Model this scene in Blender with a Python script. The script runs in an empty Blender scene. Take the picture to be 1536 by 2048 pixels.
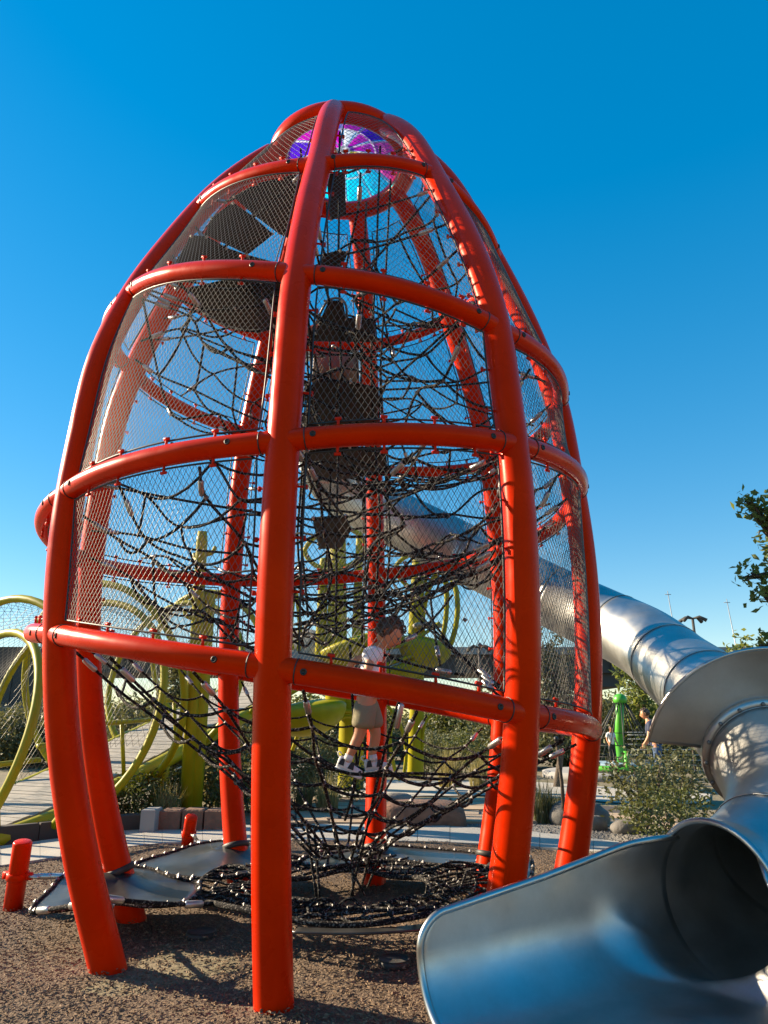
import bpy, math, random
import numpy as np
from mathutils import Vector, Matrix

R = math.radians
sc = bpy.context.scene
col = sc.collection

# ------------------------------------------------------------------ camera
FPX, PITCH, CAMH = 1403.0, R(16.6), 1.5
cam = bpy.data.cameras.new('camera')
cam.sensor_fit = 'HORIZONTAL'
cam.sensor_width = 36.0
cam.lens = 36.0 * FPX / 1536.0
cam.clip_start = 0.05
cam.clip_end = 3000
camo = bpy.data.objects.new('camera', cam)
col.objects.link(camo)
camo.location = (0, 0, CAMH)
camo.rotation_euler = (R(90) + PITCH, 0, 0)
sc.camera = camo

# ------------------------------------------------------------------ light
SUN_AZ = (-0.951, 0.309)      # where the sun stands, in plan
SUN_EL = R(25)
w = bpy.data.worlds.new('World')
sc.world = w
w.use_nodes = True
nt = w.node_tree
bg = nt.nodes['Background']
sky = nt.nodes.new('ShaderNodeTexSky')
sky.sky_type = 'NISHITA'
sky.sun_disc = False
sky.sun_elevation = SUN_EL
sky.sun_rotation = math.atan2(SUN_AZ[0], SUN_AZ[1])
sky.air_density = 1.0
sky.dust_density = 0.05
sky.ozone_density = 1.6
hs = nt.nodes.new('ShaderNodeHueSaturation')
hs.inputs['Saturation'].default_value = 2.10
hs.inputs['Value'].default_value = 1.22
hs.inputs['Hue'].default_value = 0.497
gm = nt.nodes.new('ShaderNodeGamma')
gm.inputs['Gamma'].default_value = 0.58
nt.links.new(sky.outputs[0], gm.inputs['Color'])
nt.links.new(gm.outputs[0], hs.inputs['Color'])
nt.links.new(hs.outputs[0], bg.inputs['Color'])
bg.inputs['Strength'].default_value = 0.110
sun = bpy.data.lights.new('sun', 'SUN')
sun.energy = 5.0
sun.angle = R(0.55)
sun.color = (1.0, 0.82, 0.58)
suno = bpy.data.objects.new('sun', sun)
col.objects.link(suno)
sd = Vector((SUN_AZ[0] * math.cos(SUN_EL), SUN_AZ[1] * math.cos(SUN_EL), math.sin(SUN_EL)))
suno.rotation_euler = sd.to_track_quat('Z', 'Y').to_euler()
suno.location = (-20, 10, 15)
sc.view_settings.view_transform = 'Standard'
sc.view_settings.look = 'None'
sc.view_settings.exposure = 1.45
sc.view_settings.gamma = 1.0
sc.view_settings.use_curve_mapping = False

# ------------------------------------------------------------------ helpers
cP, sP = math.cos(PITCH), math.sin(PITCH)
def ray(u, v):
    xv, yv = (u - 768) / FPX, (1024 - v) / FPX
    return np.array([xv, cP - yv * sP, yv * cP + sP])
def P(u, v, t):
    "the point seen at photo position (u, v), t metres deep"
    return ray(u, v) * t + np.array([0, 0, CAMH])
def PZ(u, v, z):
    "the same, on the level z"
    d = ray(u, v)
    return d * ((z - CAMH) / d[2]) + np.array([0, 0, CAMH])
def G(u, v):
    return PZ(u, v, 0.0)

class MB:
    def __init__(s):
        s.V = []; s.F = []; s.n = 0
    def add(s, V, F):
        V = np.asarray(V, float).reshape(-1, 3)
        s.V.append(V)
        s.F += [tuple(int(i) + s.n for i in f) for f in F]
        s.n += len(V)
        return s
    def addarr(s, V, F):
        V = np.asarray(V, float).reshape(-1, 3)
        s.V.append(V)
        s.F += (np.asarray(F) + s.n).tolist()
        s.n += len(V)
        return s
    def mesh(s, name, mat, smooth=True):
        me = bpy.data.meshes.new(name)
        V = np.concatenate(s.V) if s.V else np.zeros((0, 3))
        me.from_pydata(V.tolist(), [], s.F)
        if mat: me.materials.append(mat)
        if smooth: me.polygons.foreach_set('use_smooth', [True] * len(me.polygons))
        me.update()
        return me
    def build(s, name, mat, parent=None, smooth=True):
        return put(name, s.mesh(name, mat, smooth), parent)

def put(name, me, parent=None):
    o = bpy.data.objects.new(name, me)
    col.objects.link(o)
    if parent is not None:
        o.parent = parent
        if parent.type == 'EMPTY':
            o.matrix_parent_inverse = Matrix.Translation(-Vector(parent.location))
    return o

def thing(name, label, cat, loc=(0, 0, 0), group=None):
    o = bpy.data.objects.new(name, None)
    col.objects.link(o)
    o.empty_display_size = 0.1
    o.location = tuple(float(x) for x in loc)
    return tag(o, label, cat, group)
def tag(o, label, cat, group=None):
    o['label'] = label; o['category'] = cat
    if group: o['group'] = group
    return o
def struct(o):
    o['kind'] = 'structure'
    return o
def stuff(o):
    o['kind'] = 'stuff'
    return o
def copy_tree(o, parent=None):
    c = o.copy(); col.objects.link(c)
    if parent is not None: c.parent = parent
    for ch in list(o.children): copy_tree(ch, c)
    return c

def nrm(v):
    v = np.asarray(v, float)
    return v / (np.linalg.norm(v) + 1e-12)

def frames(pts, closed=False):
    pts = np.asarray(pts, float); n = len(pts)
    if closed: T = np.roll(pts, -1, 0) - np.roll(pts, 1, 0)
    else: T = np.gradient(pts, axis=0)
    T = T / (np.linalg.norm(T, axis=1)[:, None] + 1e-12)
    ref = np.array([0, 0, 1.0]) if abs(T[0][2]) < .9 else np.array([1.0, 0, 0])
    N = np.zeros_like(pts); N[0] = nrm(np.cross(T[0], np.cross(ref, T[0])))
    for i in range(1, n):
        N[i] = nrm(N[i - 1] - T[i] * np.dot(N[i - 1], T[i]))
    return T, N, np.cross(T, N)

def tube(mb, pts, r, seg=8, closed=False, cap=True, round_end=False):
    pts = np.asarray(pts, float)
    r = np.full(len(pts), r, float) if np.isscalar(r) else np.asarray(r, float)
    if round_end and not closed:
        T = np.gradient(pts, axis=0); a = nrm(T[0]); b = nrm(T[-1])
        ks = np.array([.98, .85, .6, .3]); q = np.sqrt(1 - ks ** 2)
        pts = np.concatenate([[pts[0] - a * r[0] * k * .6 for k in ks], pts, [pts[-1] + b * r[-1] * k * .6 for k in ks[::-1]]])
        r = np.concatenate([r[0] * q, r, r[-1] * q[::-1]])
    T, N, B = frames(pts, closed)
    n = len(pts)
    a = np.arange(seg) * 2 * math.pi / seg
    V = pts[:, None, :] + r[:, None, None] * (np.cos(a)[None, :, None] * N[:, None, :] + np.sin(a)[None, :, None] * B[:, None, :])
    F = []
    m = n if closed else n - 1
    i = np.arange(m)[:, None]; j = np.arange(seg)[None, :]
    i2 = (i + 1) % n; j2 = (j + 1) % seg
    F = np.stack([i * seg + j, i * seg + j2, i2 * seg + j2, i2 * seg + j], -1).reshape(-1, 4)
    base = mb.n
    mb.addarr(V, F)
    if cap and not closed:
        mb.F.append(tuple(base + k for k in range(seg))[::-1])
        mb.F.append(tuple(base + (n - 1) * seg + k for k in range(seg)))
    return mb

def spline(ctrl, n=40, closed=False):
    c = np.asarray(ctrl, float); m = len(c)
    out = []
    segs = m if closed else m - 1
    for k in range(segs):
        if closed: p0, p1, p2, p3 = c[(k - 1) % m], c[k], c[(k + 1) % m], c[(k + 2) % m]
        else:
            p1, p2 = c[k], c[k + 1]
            p0 = c[k - 1] if k > 0 else 2 * p1 - p2
            p3 = c[k + 2] if k + 2 < m else 2 * p2 - p1
        kk = max(2, n // segs)
        for t in np.arange(kk) / kk:
            out.append(.5 * (2 * p1 + (p2 - p0) * t + (2 * p0 - 5 * p1 + 4 * p2 - p3) * t * t + (3 * p1 - p0 - 3 * p2 + p3) * t ** 3))
    if not closed: out.append(c[-1])
    return np.array(out)

def box(mb, c, sx, sy, sz, rz=0, bev=0.0):
    "a box standing on c, optionally with chamfered top edges"
    ca, sa = math.cos(rz), math.sin(rz)
    def pt(x, y, z): return (c[0] + x * ca - y * sa, c[1] + x * sa + y * ca, c[2] + z)
    hx, hy = sx / 2, sy / 2
    L = [(0, 1, 1), (sz - bev, 1, 1)] + ([(sz, (hx - bev) / hx, (hy - bev) / hy)] if bev else [])
    V = []
    for z, kx, ky in L:
        V += [pt(-hx * kx, -hy * ky, z), pt(hx * kx, -hy * ky, z), pt(hx * kx, hy * ky, z), pt(-hx * kx, hy * ky, z)]
    F = [(3, 2, 1, 0)]
    for l in range(len(L) - 1):
        for k in range(4): F.append((l * 4 + k, l * 4 + (k + 1) % 4, l * 4 + 4 + (k + 1) % 4, l * 4 + 4 + k))
    e = (len(L) - 1) * 4
    F.append((e, e + 1, e + 2, e + 3))
    return mb.add(V, F)

def lathe(mb, prof, c=(0, 0, 0), seg=16, axis=(0, 0, 1)):
    ax = nrm(axis); ref = np.array([1.0, 0, 0]) if abs(ax[0]) < .9 else np.array([0, 1.0, 0])
    N = nrm(np.cross(ax, ref)); B = np.cross(ax, N)
    a = np.arange(seg) * 2 * math.pi / seg
    V = []
    for r_, h in prof:
        for t in a: V.append(np.asarray(c) + ax * h + r_ * (math.cos(t) * N + math.sin(t) * B))
    F = []
    for i in range(len(prof) - 1):
        for j in range(seg): F.append((i * seg + j, i * seg + (j + 1) % seg, (i + 1) * seg + (j + 1) % seg, (i + 1) * seg + j))
    F.append(tuple(range(seg))[::-1]); F.append(tuple((len(prof) - 1) * seg + k for k in range(seg)))
    return mb.add(V, F)

def sphere(mb, c, r, seg=12, rings=8, scale=(1, 1, 1)):
    V = [(0, 0, -1)]; F = []
    for i in range(1, rings):
        p = -math.pi / 2 + math.pi * i / rings
        for j in range(seg):
            a = 2 * math.pi * j / seg
            V.append((math.cos(p) * math.cos(a), math.cos(p) * math.sin(a), math.sin(p)))
    V.append((0, 0, 1)); e = len(V) - 1
    for j in range(seg):
        F.append((0, 1 + (j + 1) % seg, 1 + j))
        for i in range(rings - 2):
            F.append((1 + i * seg + j, 1 + i * seg + (j + 1) % seg, 1 + (i + 1) * seg + (j + 1) % seg, 1 + (i + 1) * seg + j))
        F.append((e, 1 + (rings - 2) * seg + j, 1 + (rings - 2) * seg + (j + 1) % seg))
    return mb.add(np.asarray(c) + r * np.asarray(V) * np.asarray(scale), F)

def prisms(mb, A, Bp, r):
    "many thin three-sided wires at once"
    A = np.asarray(A, float); Bp = np.asarray(Bp, float); n = len(A)
    T = Bp - A; T /= np.linalg.norm(T, axis=1)[:, None] + 1e-12
    ref = np.tile(np.array([[.31, .62, .72]]), (n, 1))
    N = np.cross(T, ref); N /= np.linalg.norm(N, axis=1)[:, None]
    B = np.cross(T, N)
    V = np.zeros((n, 6, 3))
    for k in range(3):
        o = r * (math.cos(k * 2.0944) * N + math.sin(k * 2.0944) * B)
        V[:, k] = A + o; V[:, 3 + k] = Bp + o
    f = np.array([[0, 1, 4, 3], [1, 2, 5, 4], [2, 0, 3, 5]])
    F = (np.arange(n)[:, None, None] * 6 + f[None]).reshape(-1, 4)
    return mb.addarr(V, F)

# ------------------------------------------------------------------ materials
def mat(name, rgb=(.5, .5, .5), rough=.5, metal=0., coat=0., coat_r=.1, var=None, bump=None, trans=0., spec=None, rvar=None):
    """var=(scale, rgb2, lo, hi, detail): noise between two paints; bump=(scale, strength, dist)"""
    m = bpy.data.materials.new(name); m.use_nodes = True
    t = m.node_tree; b = t.nodes['Principled BSDF']
    b.inputs['Base Color'].default_value = (*rgb, 1)
    b.inputs['Roughness'].default_value = rough
    b.inputs['Metallic'].default_value = metal
    b.inputs['Coat Weight'].default_value = coat
    b.inputs['Coat Roughness'].default_value = coat_r
    if trans: b.inputs['Transmission Weight'].default_value = trans
    if spec is not None: b.inputs['Specular IOR Level'].default_value = spec
    tc = t.nodes.new('ShaderNodeTexCoord')
    def noise(scale, detail=4):
        n = t.nodes.new('ShaderNodeTexNoise'); n.inputs['Scale'].default_value = scale; n.inputs['Detail'].default_value = detail
        t.links.new(tc.outputs['Object'], n.inputs['Vector']); return n
    if var:
        n = noise(var[0], var[4] if len(var) > 4 else 4)
        rp = t.nodes.new('ShaderNodeValToRGB')
        rp.color_ramp.elements[0].position = var[2]; rp.color_ramp.elements[1].position = var[3]
        rp.color_ramp.elements[0].color = (*rgb, 1); rp.color_ramp.elements[1].color = (*var[1], 1)
        t.links.new(n.outputs['Fac'], rp.inputs[0]); t.links.new(rp.outputs[0], b.inputs['Base Color'])
    if rvar:
        n = noise(rvar[0], 5)
        mr = t.nodes.new('ShaderNodeMapRange')
        mr.inputs['From Min'].default_value = .3; mr.inputs['From Max'].default_value = .7
        mr.inputs['To Min'].default_value = rvar[1]; mr.inputs['To Max'].default_value = rvar[2]
        t.links.new(n.outputs['Fac'], mr.inputs['Value']); t.links.new(mr.outputs[0], b.inputs['Roughness'])
    if bump:
        n = noise(bump[0], 5)
        bp = t.nodes.new('ShaderNodeBump'); bp.inputs['Strength'].default_value = bump[1]; bp.inputs['Distance'].default_value = bump[2]
        t.links.new(n.outputs['Fac'], bp.inputs['Height']); t.links.new(bp.outputs[0], b.inputs['Normal'])
    return m

def leafmat(name, a, b_, rough=.55, tr=.25):
    m = mat(name, a, rough, var=(9, b_, .35, .65))
    t = m.node_tree; b = t.nodes['Principled BSDF']; out = t.nodes['Material Output']
    tl = t.nodes.new('ShaderNodeBsdfTranslucent'); tl.inputs['Color'].default_value = (b_[0] * 1.6, b_[1] * 1.5, b_[2], 1)
    mx = t.nodes.new('ShaderNodeMixShader'); mx.inputs[0].default_value = tr
    t.links.new(b.outputs[0], mx.inputs[1]); t.links.new(tl.outputs[0], mx.inputs[2]); t.links.new(mx.outputs[0], out.inputs['Surface'])
    return m

def glassmat(name, rgb, clear=.45):
    m = bpy.data.materials.new(name); m.use_nodes = True
    t = m.node_tree; t.nodes.remove(t.nodes['Principled BSDF']); out = t.nodes['Material Output']
    tr = t.nodes.new('ShaderNodeBsdfTransparent'); tr.inputs['Color'].default_value = (*rgb, 1)
    tl = t.nodes.new('ShaderNodeBsdfTranslucent'); tl.inputs['Color'].default_value = (*rgb, 1)
    gl = t.nodes.new('ShaderNodeBsdfGlossy'); gl.inputs['Roughness'].default_value = .15; gl.inputs['Color'].default_value = (.8, .8, .8, 1)
    n = t.nodes.new('ShaderNodeTexNoise'); n.inputs['Scale'].default_value = 35; n.inputs['Detail'].default_value = 3
    tc = t.nodes.new('ShaderNodeTexCoord'); t.links.new(tc.outputs['Object'], n.inputs['Vector'])
    mr = t.nodes.new('ShaderNodeMapRange'); mr.inputs['From Min'].default_value = .35; mr.inputs['From Max'].default_value = .65
    mr.inputs['To Min'].default_value = clear - .3; mr.inputs['To Max'].default_value = clear + .3
    t.links.new(n.outputs['Fac'], mr.inputs['Value'])
    m1 = t.nodes.new('ShaderNodeMixShader'); t.links.new(mr.outputs[0], m1.inputs[0])
    t.links.new(tl.outputs[0], m1.inputs[1]); t.links.new(tr.outputs[0], m1.inputs[2])
    m2 = t.nodes.new('ShaderNodeMixShader'); m2.inputs[0].default_value = .06
    t.links.new(m1.outputs[0], m2.inputs[1]); t.links.new(gl.outputs[0], m2.inputs[2]); t.links.new(m2.outputs[0], out.inputs['Surface'])
    return m

M = {}
M['red'] = mat('red_powder_coat', (.68, .025, .0006), .40, spec=.4, var=(3.5, (.57, .019, .0008), .32, .72, 9), rvar=(6, .22, .36), bump=(160, .04, .002))
M['red'].node_tree.nodes['Principled BSDF'].inputs['Specular Tint'].default_value = (1.0, .16, .05, 1)
M['red_small'] = mat('red_paint', (.62, .02, .003), .45, spec=.15)
M['bolt'] = mat('dark_bolt', (.05, .04, .035), .45, .6)
M['wire'] = mat('stainless_wire', (.12, .115, .105), .55, .3)
M['cable'] = mat('black_cable', (.02, .02, .02), .5)
M['rope'] = mat('black_fleck_rope', (.013, .012, .012), .9, spec=.12, var=(70, (.17, .155, .135), .55, .63, 2), bump=(220, .5, .004))
M['clamp'] = mat('alloy_clamp', (.20, .19, .185), .55, .5)
M['ferrule'] = mat('alloy_ferrule', (.5, .49, .47), .35, .85)
M['rubber'] = mat('black_rubber', (.022, .019, .017), .55, var=(14, (.04, .034, .03), .3, .7), bump=(120, .15, .003))
M['membrane'] = mat('glossy_membrane', (.02, .02, .02), .34, coat=.12, coat_r=.12, var=(5, (.05, .05, .05), .3, .7), bump=(7, .12, .03))
def steel(name, rgb, r0, r1):
    m = mat(name, rgb, .3, 1.0, rvar=(4, r0, r1))
    t = m.node_tree; b = t.nodes['Principled BSDF']; tc = t.nodes.new('ShaderNodeTexCoord')
    mp = t.nodes.new('ShaderNodeMapping'); mp.inputs['Scale'].default_value = (5, 5, 90)
    n = t.nodes.new('ShaderNodeTexNoise'); n.inputs['Scale'].default_value = 6; n.inputs['Detail'].default_value = 3
    t.links.new(tc.outputs['Object'], mp.inputs[0]); t.links.new(mp.outputs[0], n.inputs['Vector'])
    bp = t.nodes.new('ShaderNodeBump'); bp.inputs['Strength'].default_value = .06; bp.inputs['Distance'].default_value = .004
    t.links.new(n.outputs['Fac'], bp.inputs['Height']); t.links.new(bp.outputs[0], b.inputs['Normal'])
    n2 = t.nodes.new('ShaderNodeTexNoise'); n2.inputs['Scale'].default_value = 2.3; n2.inputs['Detail'].default_value = 8; n2.inputs['Roughness'].default_value = .7
    t.links.new(tc.outputs['Object'], n2.inputs['Vector'])
    rp = t.nodes.new('ShaderNodeValToRGB'); rp.color_ramp.elements[0].position = .35; rp.color_ramp.elements[1].position = .7
    rp.color_ramp.elements[0].color = (rgb[0] * .82, rgb[1] * .81, rgb[2] * .79, 1); rp.color_ramp.elements[1].color = (*[c * 1.06 for c in rgb], 1)
    t.links.new(n2.outputs['Fac'], rp.inputs[0]); t.links.new(rp.outputs[0], b.inputs['Base Color'])
    return m
M['steel'] = steel('brushed_steel', (.54, .54, .53), .36, .50)
M['steel_rim'] = steel('rolled_steel_rim', (.52, .52, .51), .28, .40)
M['yellow'] = mat('lime_yellow_paint', (.34, .30, .006), .45, spec=.25, var=(4, (.28, .25, .006), .35, .7))
M['green'] = mat('green_paint', (.07, .36, .02), .4, coat=.2)
M['concrete'] = mat('pale_concrete', (.42, .39, .34), .9, var=(3, (.34, .32, .285), .3, .7), bump=(60, .3, .004))
M['chips'] = mat('wood_chip_bed', (.085, .055, .034), .95, var=(60, (.20, .138, .09), .38, .66, 8), bump=(55, 1.0, .03))
M['chip_a'] = mat('wood_chip', (.125, .082, .050), .95, spec=.10, var=(30, (.27, .19, .125), .38, .66))
M['gravel'] = mat('grey_gravel', (.16, .145, .125), .95, var=(60, (.40, .37, .33), .4, .62, 6), bump=(60, 1.0, .03))
M['soil'] = mat('dry_soil', (.20, .155, .10), .95, var=(1.2, (.13, .12, .06), .35, .7), bump=(12, .6, .05))
M['flag'] = mat('tan_flagstone', (.42, .30, .19), .9, var=(2.2, (.33, .25, .18), .35, .65), bump=(30, .4, .006))
M['stone'] = mat('grey_boulder', (.20, .185, .165), .9, var=(6, (.12, .11, .10), .35, .65), bump=(14, .6, .03))
M['redstone'] = mat('brown_sandstone', (.24, .13, .085), .9, var=(7, (.15, .085, .06), .35, .65), bump=(16, .6, .03))
M['kerb'] = mat('dark_kerb', (.055, .046, .042), .9, bump=(30, .4, .01))
M['deck'] = mat('weathered_deck', (.34, .31, .27), .9, var=(5, (.25, .235, .21), .3, .7), bump=(45, .5, .01))
M['girder'] = mat('dark_girder', (.045, .043, .042), .8, var=(.3, (.06, .056, .052), .3, .7))
M['bridge'] = mat('bridge_concrete', (.30, .29, .28), .9, var=(.5, (.25, .245, .24), .3, .7))
M['leaf_a'] = leafmat('olive_leaf', (.050, .072, .018), (.105, .115, .030))
M['leaf_b'] = leafmat('grey_green_leaf', (.062, .078, .034), (.125, .125, .055))
M['leaf_c'] = leafmat('oak_leaf', (.075, .115, .024), (.16, .185, .05), tr=.45)
M['grass'] = leafmat('dry_grass', (.16, .14, .055), (.30, .26, .12), tr=.3)
M['bark'] = mat('bark', (.09, .068, .05), .95, bump=(30, .8, .02))
M['skin'] = mat('skin', (.62, .29, .15), .5, var=(8, (.56, .24, .115), .35, .65))
M['hair'] = mat('brown_hair', (.055, .030, .016), .5, var=(60, (.10, .055, .028), .35, .65))
M['shirt'] = mat('pale_lilac_cotton', (.78, .77, .82), .85, bump=(60, .2, .004))
M['shorts'] = mat('khaki_cotton', (.27, .235, .14), .9, bump=(60, .25, .004))
M['white'] = mat('white_rubber', (.72, .71, .69), .6)
M['black'] = mat('black_fabric', (.03, .028, .03), .7)
M['navy'] = mat('navy_fabric', (.025, .035, .075), .8, bump=(40, .3, .006))
M['jeans'] = mat('blue_denim', (.055, .095, .19), .85, bump=(60, .3, .004))
M['bluemat'] = mat('pale_blue_mat', (.25, .36, .45), .6)
M['darkwall'] = mat('grey_wall', (.13, .13, .13), .9, var=(.8, (.10, .10, .10), .3, .7))
M['tan'] = mat('tan_reflection_steel', (.30, .22, .14), .6, var=(6, (.24, .175, .11), .3, .7))  # tan colour stands in for shaded steel reflecting the ground
M['mast'] = mat('galvanised_mast', (.3, .31, .32), .5, .5)
M['capdisc'] = mat('black_ground_cap', (.035, .033, .032), .6)

rng = np.random.default_rng(11)
random.seed(5)

# ================================================================== SETTING
def sheet(name, poly, z, mat_, parent=None):
    V = [(p[0], p[1], z) for p in poly]
    return MB().add(V, [tuple(range(len(V)))]).build(name, mat_, parent, smooth=False)

# ground: one sheet to the horizon
V = []; F = []
gx = np.concatenate([-np.geomspace(1500, 8, 14), np.linspace(-7, 7, 29), np.geomspace(8, 1500, 14)])
gy = np.concatenate([np.linspace(-6, 18, 49), np.geomspace(20, 2500, 18)])
gy = np.concatenate([[-400, -60, -15], gy])
for y in gy:
    for x in gx:
        near = math.exp(-((x / 9) ** 2 + ((y - 5) / 9) ** 2))
        V.append((x, y, .018 * near * (math.sin(2.3 * x + 1) * math.cos(1.9 * y) + .6 * math.sin(4.1 * x - 2.2 * y))))
nx = len(gx)
for j in range(len(gy) - 1):
    for i in range(nx - 1): F.append((j * nx + i, j * nx + i + 1, (j + 1) * nx + i + 1, (j + 1) * nx + i))
struct(MB().add(V, F).build('ground', M['soil']))

# wood-chip bed under the towers
NEAR = [(-240, 1782), (-120, 1760), (0, 1740), (120, 1722), (250, 1701), (363, 1692), (500, 1688), (700, 1688), (900, 1692), (1080, 1702), (1240, 1718), (1400, 1745), (1536, 1775), (1720, 1812)]
FAR = [(-240, 1736), (-120, 1717), (0, 1700), (120, 1684), (250, 1668), (363, 1662), (500, 1657), (700, 1655), (900, 1659), (1080, 1672), (1240, 1692), (1400, 1715), (1536, 1740), (1720, 1772)]
near = [G(*p) for p in NEAR]; far = [G(*p) for p in FAR]
FEET = [(-.59, 4.35), (.59, 4.56), (1.16, 5.42), (.86, 6.79), (-.09, 7.34), (-1.29, 6.99), (-1.91, 6.02), (-1.70, 4.99)]
def bedz(x, y):
    "height of the chip bed: low swells, worn hollows, chips heaped round the posts"
    x = np.asarray(x, float); y = np.asarray(y, float)
    z = .03 + .016 * np.sin(1.7 * x + .8 * y) * np.sin(2.1 * y + .3) + .010 * np.sin(5.3 * x - 3.1 * y) * np.sin(4.2 * y + 2 * x)
    for fx, fy in FEET:
        d2 = (x - fx) ** 2 + (y - fy) ** 2; z = z + .045 * np.exp(-d2 / .05) - .02 * np.exp(-d2 / .35)
    return np.maximum(z, .008)
V = []; F = []
line = spline([(p[0], p[1], 0) for p in near], 150)
bed_pts = [(p[0], p[1]) for p in line]
rows = 110
for j in range(rows + 1):
    for (x, y) in bed_pts:
        yy = -3 + (y + 3) * (j / rows)
        xx = x
        V.append((xx, yy, float(bedz(xx, yy))))
n_ = len(bed_pts)
for j in range(rows):
    for i in range(n_ - 1): F.append((j * n_ + i, j * n_ + i + 1, (j + 1) * n_ + i + 1, (j + 1) * n_ + i))
bed = struct(MB().add(V, F).build('wood_chip_bed', M['chips']))

# loose chips lying on the bed (nobody could count them)
N = 100000
u_ = rng.random(N)
yy = 2.4 + 7.6 * u_ ** 1.35
xx = (rng.random(N) * 2 - 1) * (1.6 + .62 * yy)
edge = np.interp(xx, [p[0] for p in bed_pts], [p[1] for p in bed_pts])
ok = yy < edge - .05
xx, yy = xx[ok], yy[ok]; N = len(xx)
ang = rng.random(N) * 6.283; L = .005 + .014 * rng.random(N) ** 2; W = .003 + .0045 * rng.random(N); H = .003 + .003 * rng.random(N)
tilt = (rng.random(N) - .5) * .9
zz = bedz(xx, yy) + .010 + .014 * rng.random(N)
dx, dy = np.cos(ang), np.sin(ang)
A = np.stack([xx, yy, zz], 1)
D = np.stack([dx * np.cos(tilt), dy * np.cos(tilt), np.sin(tilt)], 1) * L[:, None]
S = np.stack([-dy, dx, (rng.random(N) - .5) * .8], 1) * W[:, None]
U = np.array([0, 0, 1.0])[None] * H[:, None]
V = np.stack([A - D - S, A + D - S * .7, A + D + S * .6, A - D + S, A - D * .7 + U, A + D * .75 + U], 1)
f4 = np.array([[0, 1, 5, 4], [2, 3, 4, 5]])
F4 = (np.arange(N)[:, None, None] * 6 + f4[None]).reshape(-1, 4)
mb = MB(); mb.addarr(V, F4)
o = stuff(mb.build('wood_chips', M['chip_a'], None, smooth=False))
tag(o, 'loose brown wood chips strewn over the play area floor', 'wood chips')

# curved concrete path behind the tower, slab by slab
pathroot = struct(MB().add([(p[0], p[1], .012) for p in near] + [(p[0], p[1], .012) for p in far[::-1]],
                  [(i, i + 1, 2 * len(near) - 2 - i, 2 * len(near) - 1 - i) for i in range(len(near) - 1)]).build('path', M['kerb'], None, False))
ns = spline([(p[0], p[1], 0) for p in near], 39); fs = spline([(p[0], p[1], 0) for p in far], 39)
for i in range(len(ns) - 1):
    a, b, c, d = ns[i], ns[i + 1], fs[i + 1], fs[i]
    g = .008
    q = [a + (b - a) * g, b - (b - a) * g, c + (d - c) * g, d - (d - c) * g]
    mb = MB(); z0, z1 = .006, .045 + .002 * (i % 3)
    mb.add([(*p[:2], z0) for p in q] + [(*p[:2], z1) for p in q], [(4, 5, 6, 7)] + [(k, (k + 1) % 4, 4 + (k + 1) % 4, 4 + k) for k in range(4)])
    mb.build('slab', M['concrete'], pathroot, False)

# gravel bed at the right, behind the path
gp = [G(640, 1654), G(930, 1656), G(1080, 1669), G(1240, 1689), G(1400, 1712), G(1560, 1740), G(1700, 1700), G(1500, 1650), G(1250, 1628), G(1000, 1622), G(800, 1640)]
struct(sheet('gravel_bed', gp, .014, M['gravel']))
N = 5200
pu = 880 + rng.random(N) * 620; pv = 1636 + rng.random(N) * 70
pts = np.array([G(a, b) for a, b in zip(pu, pv)])
edge = np.interp(pts[:, 0], fs[:, 0], fs[:, 1])
keep = pts[:, 1] > edge + .08
pts = pts[keep]
mb = MB(); octv = np.array([[1, 0, 0], [0, 1, 0], [-1, 0, 0], [0, -1, 0], [0, 0, 1]], float)
N = len(pts); s = .012 + .022 * rng.random(N); a = rng.random(N) * 6.28
V = np.zeros((N, 5, 3))
V[:, :, 0] = pts[:, 0:1] + s[:, None] * (octv[None, :, 0] * np.cos(a)[:, None] - octv[None, :, 1] * np.sin(a)[:, None] * .7)
V[:, :, 1] = pts[:, 1:2] + s[:, None] * (octv[None, :, 0] * np.sin(a)[:, None] + octv[None, :, 1] * np.cos(a)[:, None] * .7)
V[:, :, 2] = .014 + s[:, None] * .6 * octv[None, :, 2]
F = (np.arange(N)[:, None, None] * 5 + np.array([[0, 1, 4], [1, 2, 4], [2, 3, 4], [3, 0, 4]])[None]).reshape(-1, 3)
mb.addarr(V, F)
tag(stuff(mb.build('gravel_stones', M['stone'], None, False)), 'small loose grey stones of the planting bed behind the slide', 'gravel')

# flagstone paving behind, then a second concrete walk
flag0 = [G(500, 1651), G(1010, 1643), G(1330, 1662), G(1330, 1622), G(1010, 1598), G(560, 1602)]
fr = struct(sheet('flagstone_path', flag0, .010, M['kerb']))
rngf = random.Random(3)
rowsv = [(1650, 1643), (1642.5, 1634), (1633.5, 1625), (1624.5, 1616), (1615.5, 1608), (1607.5, 1601)]
for (v0, v1) in rowsv:
    u = 515 + rngf.random() * 20
    while u < 1005:
        du = 52 + rngf.random() * 60
        j = lambda: (rngf.random() - .5) * 5
        pts4 = [G(u + 3, v0 - .3), G(u + du - 3 + j(), v0 - .3), G(u + du - 4 + j(), v1 + .4), G(u + 3 + j(), v1 + .4)]
        zt = .035 + rngf.random() * .02
        mb = MB().add([(*p[:2], .008) for p in pts4] + [(*p[:2], zt) for p in pts4], [(4, 5, 6, 7)] + [(k, (k + 1) % 4, 4 + (k + 1) % 4, 4 + k) for k in range(4)])
        mb.build('flagstone', M['flag'], fr, False)
        u += du
walk = [G(640, 1597), G(1010, 1592), G(1300, 1612), G(1420, 1608), G(1420, 1590), G(1080, 1566), G(760, 1562), G(640, 1572)]
struct(sheet('walkway', walk, .022, M['concrete']))
tan = [G(1150, 1648), G(1330, 1668), G(1420, 1652), G(1300, 1632), G(1190, 1628)]
struct(sheet('sand_patch', tan, .026, M['flag']))

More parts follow.
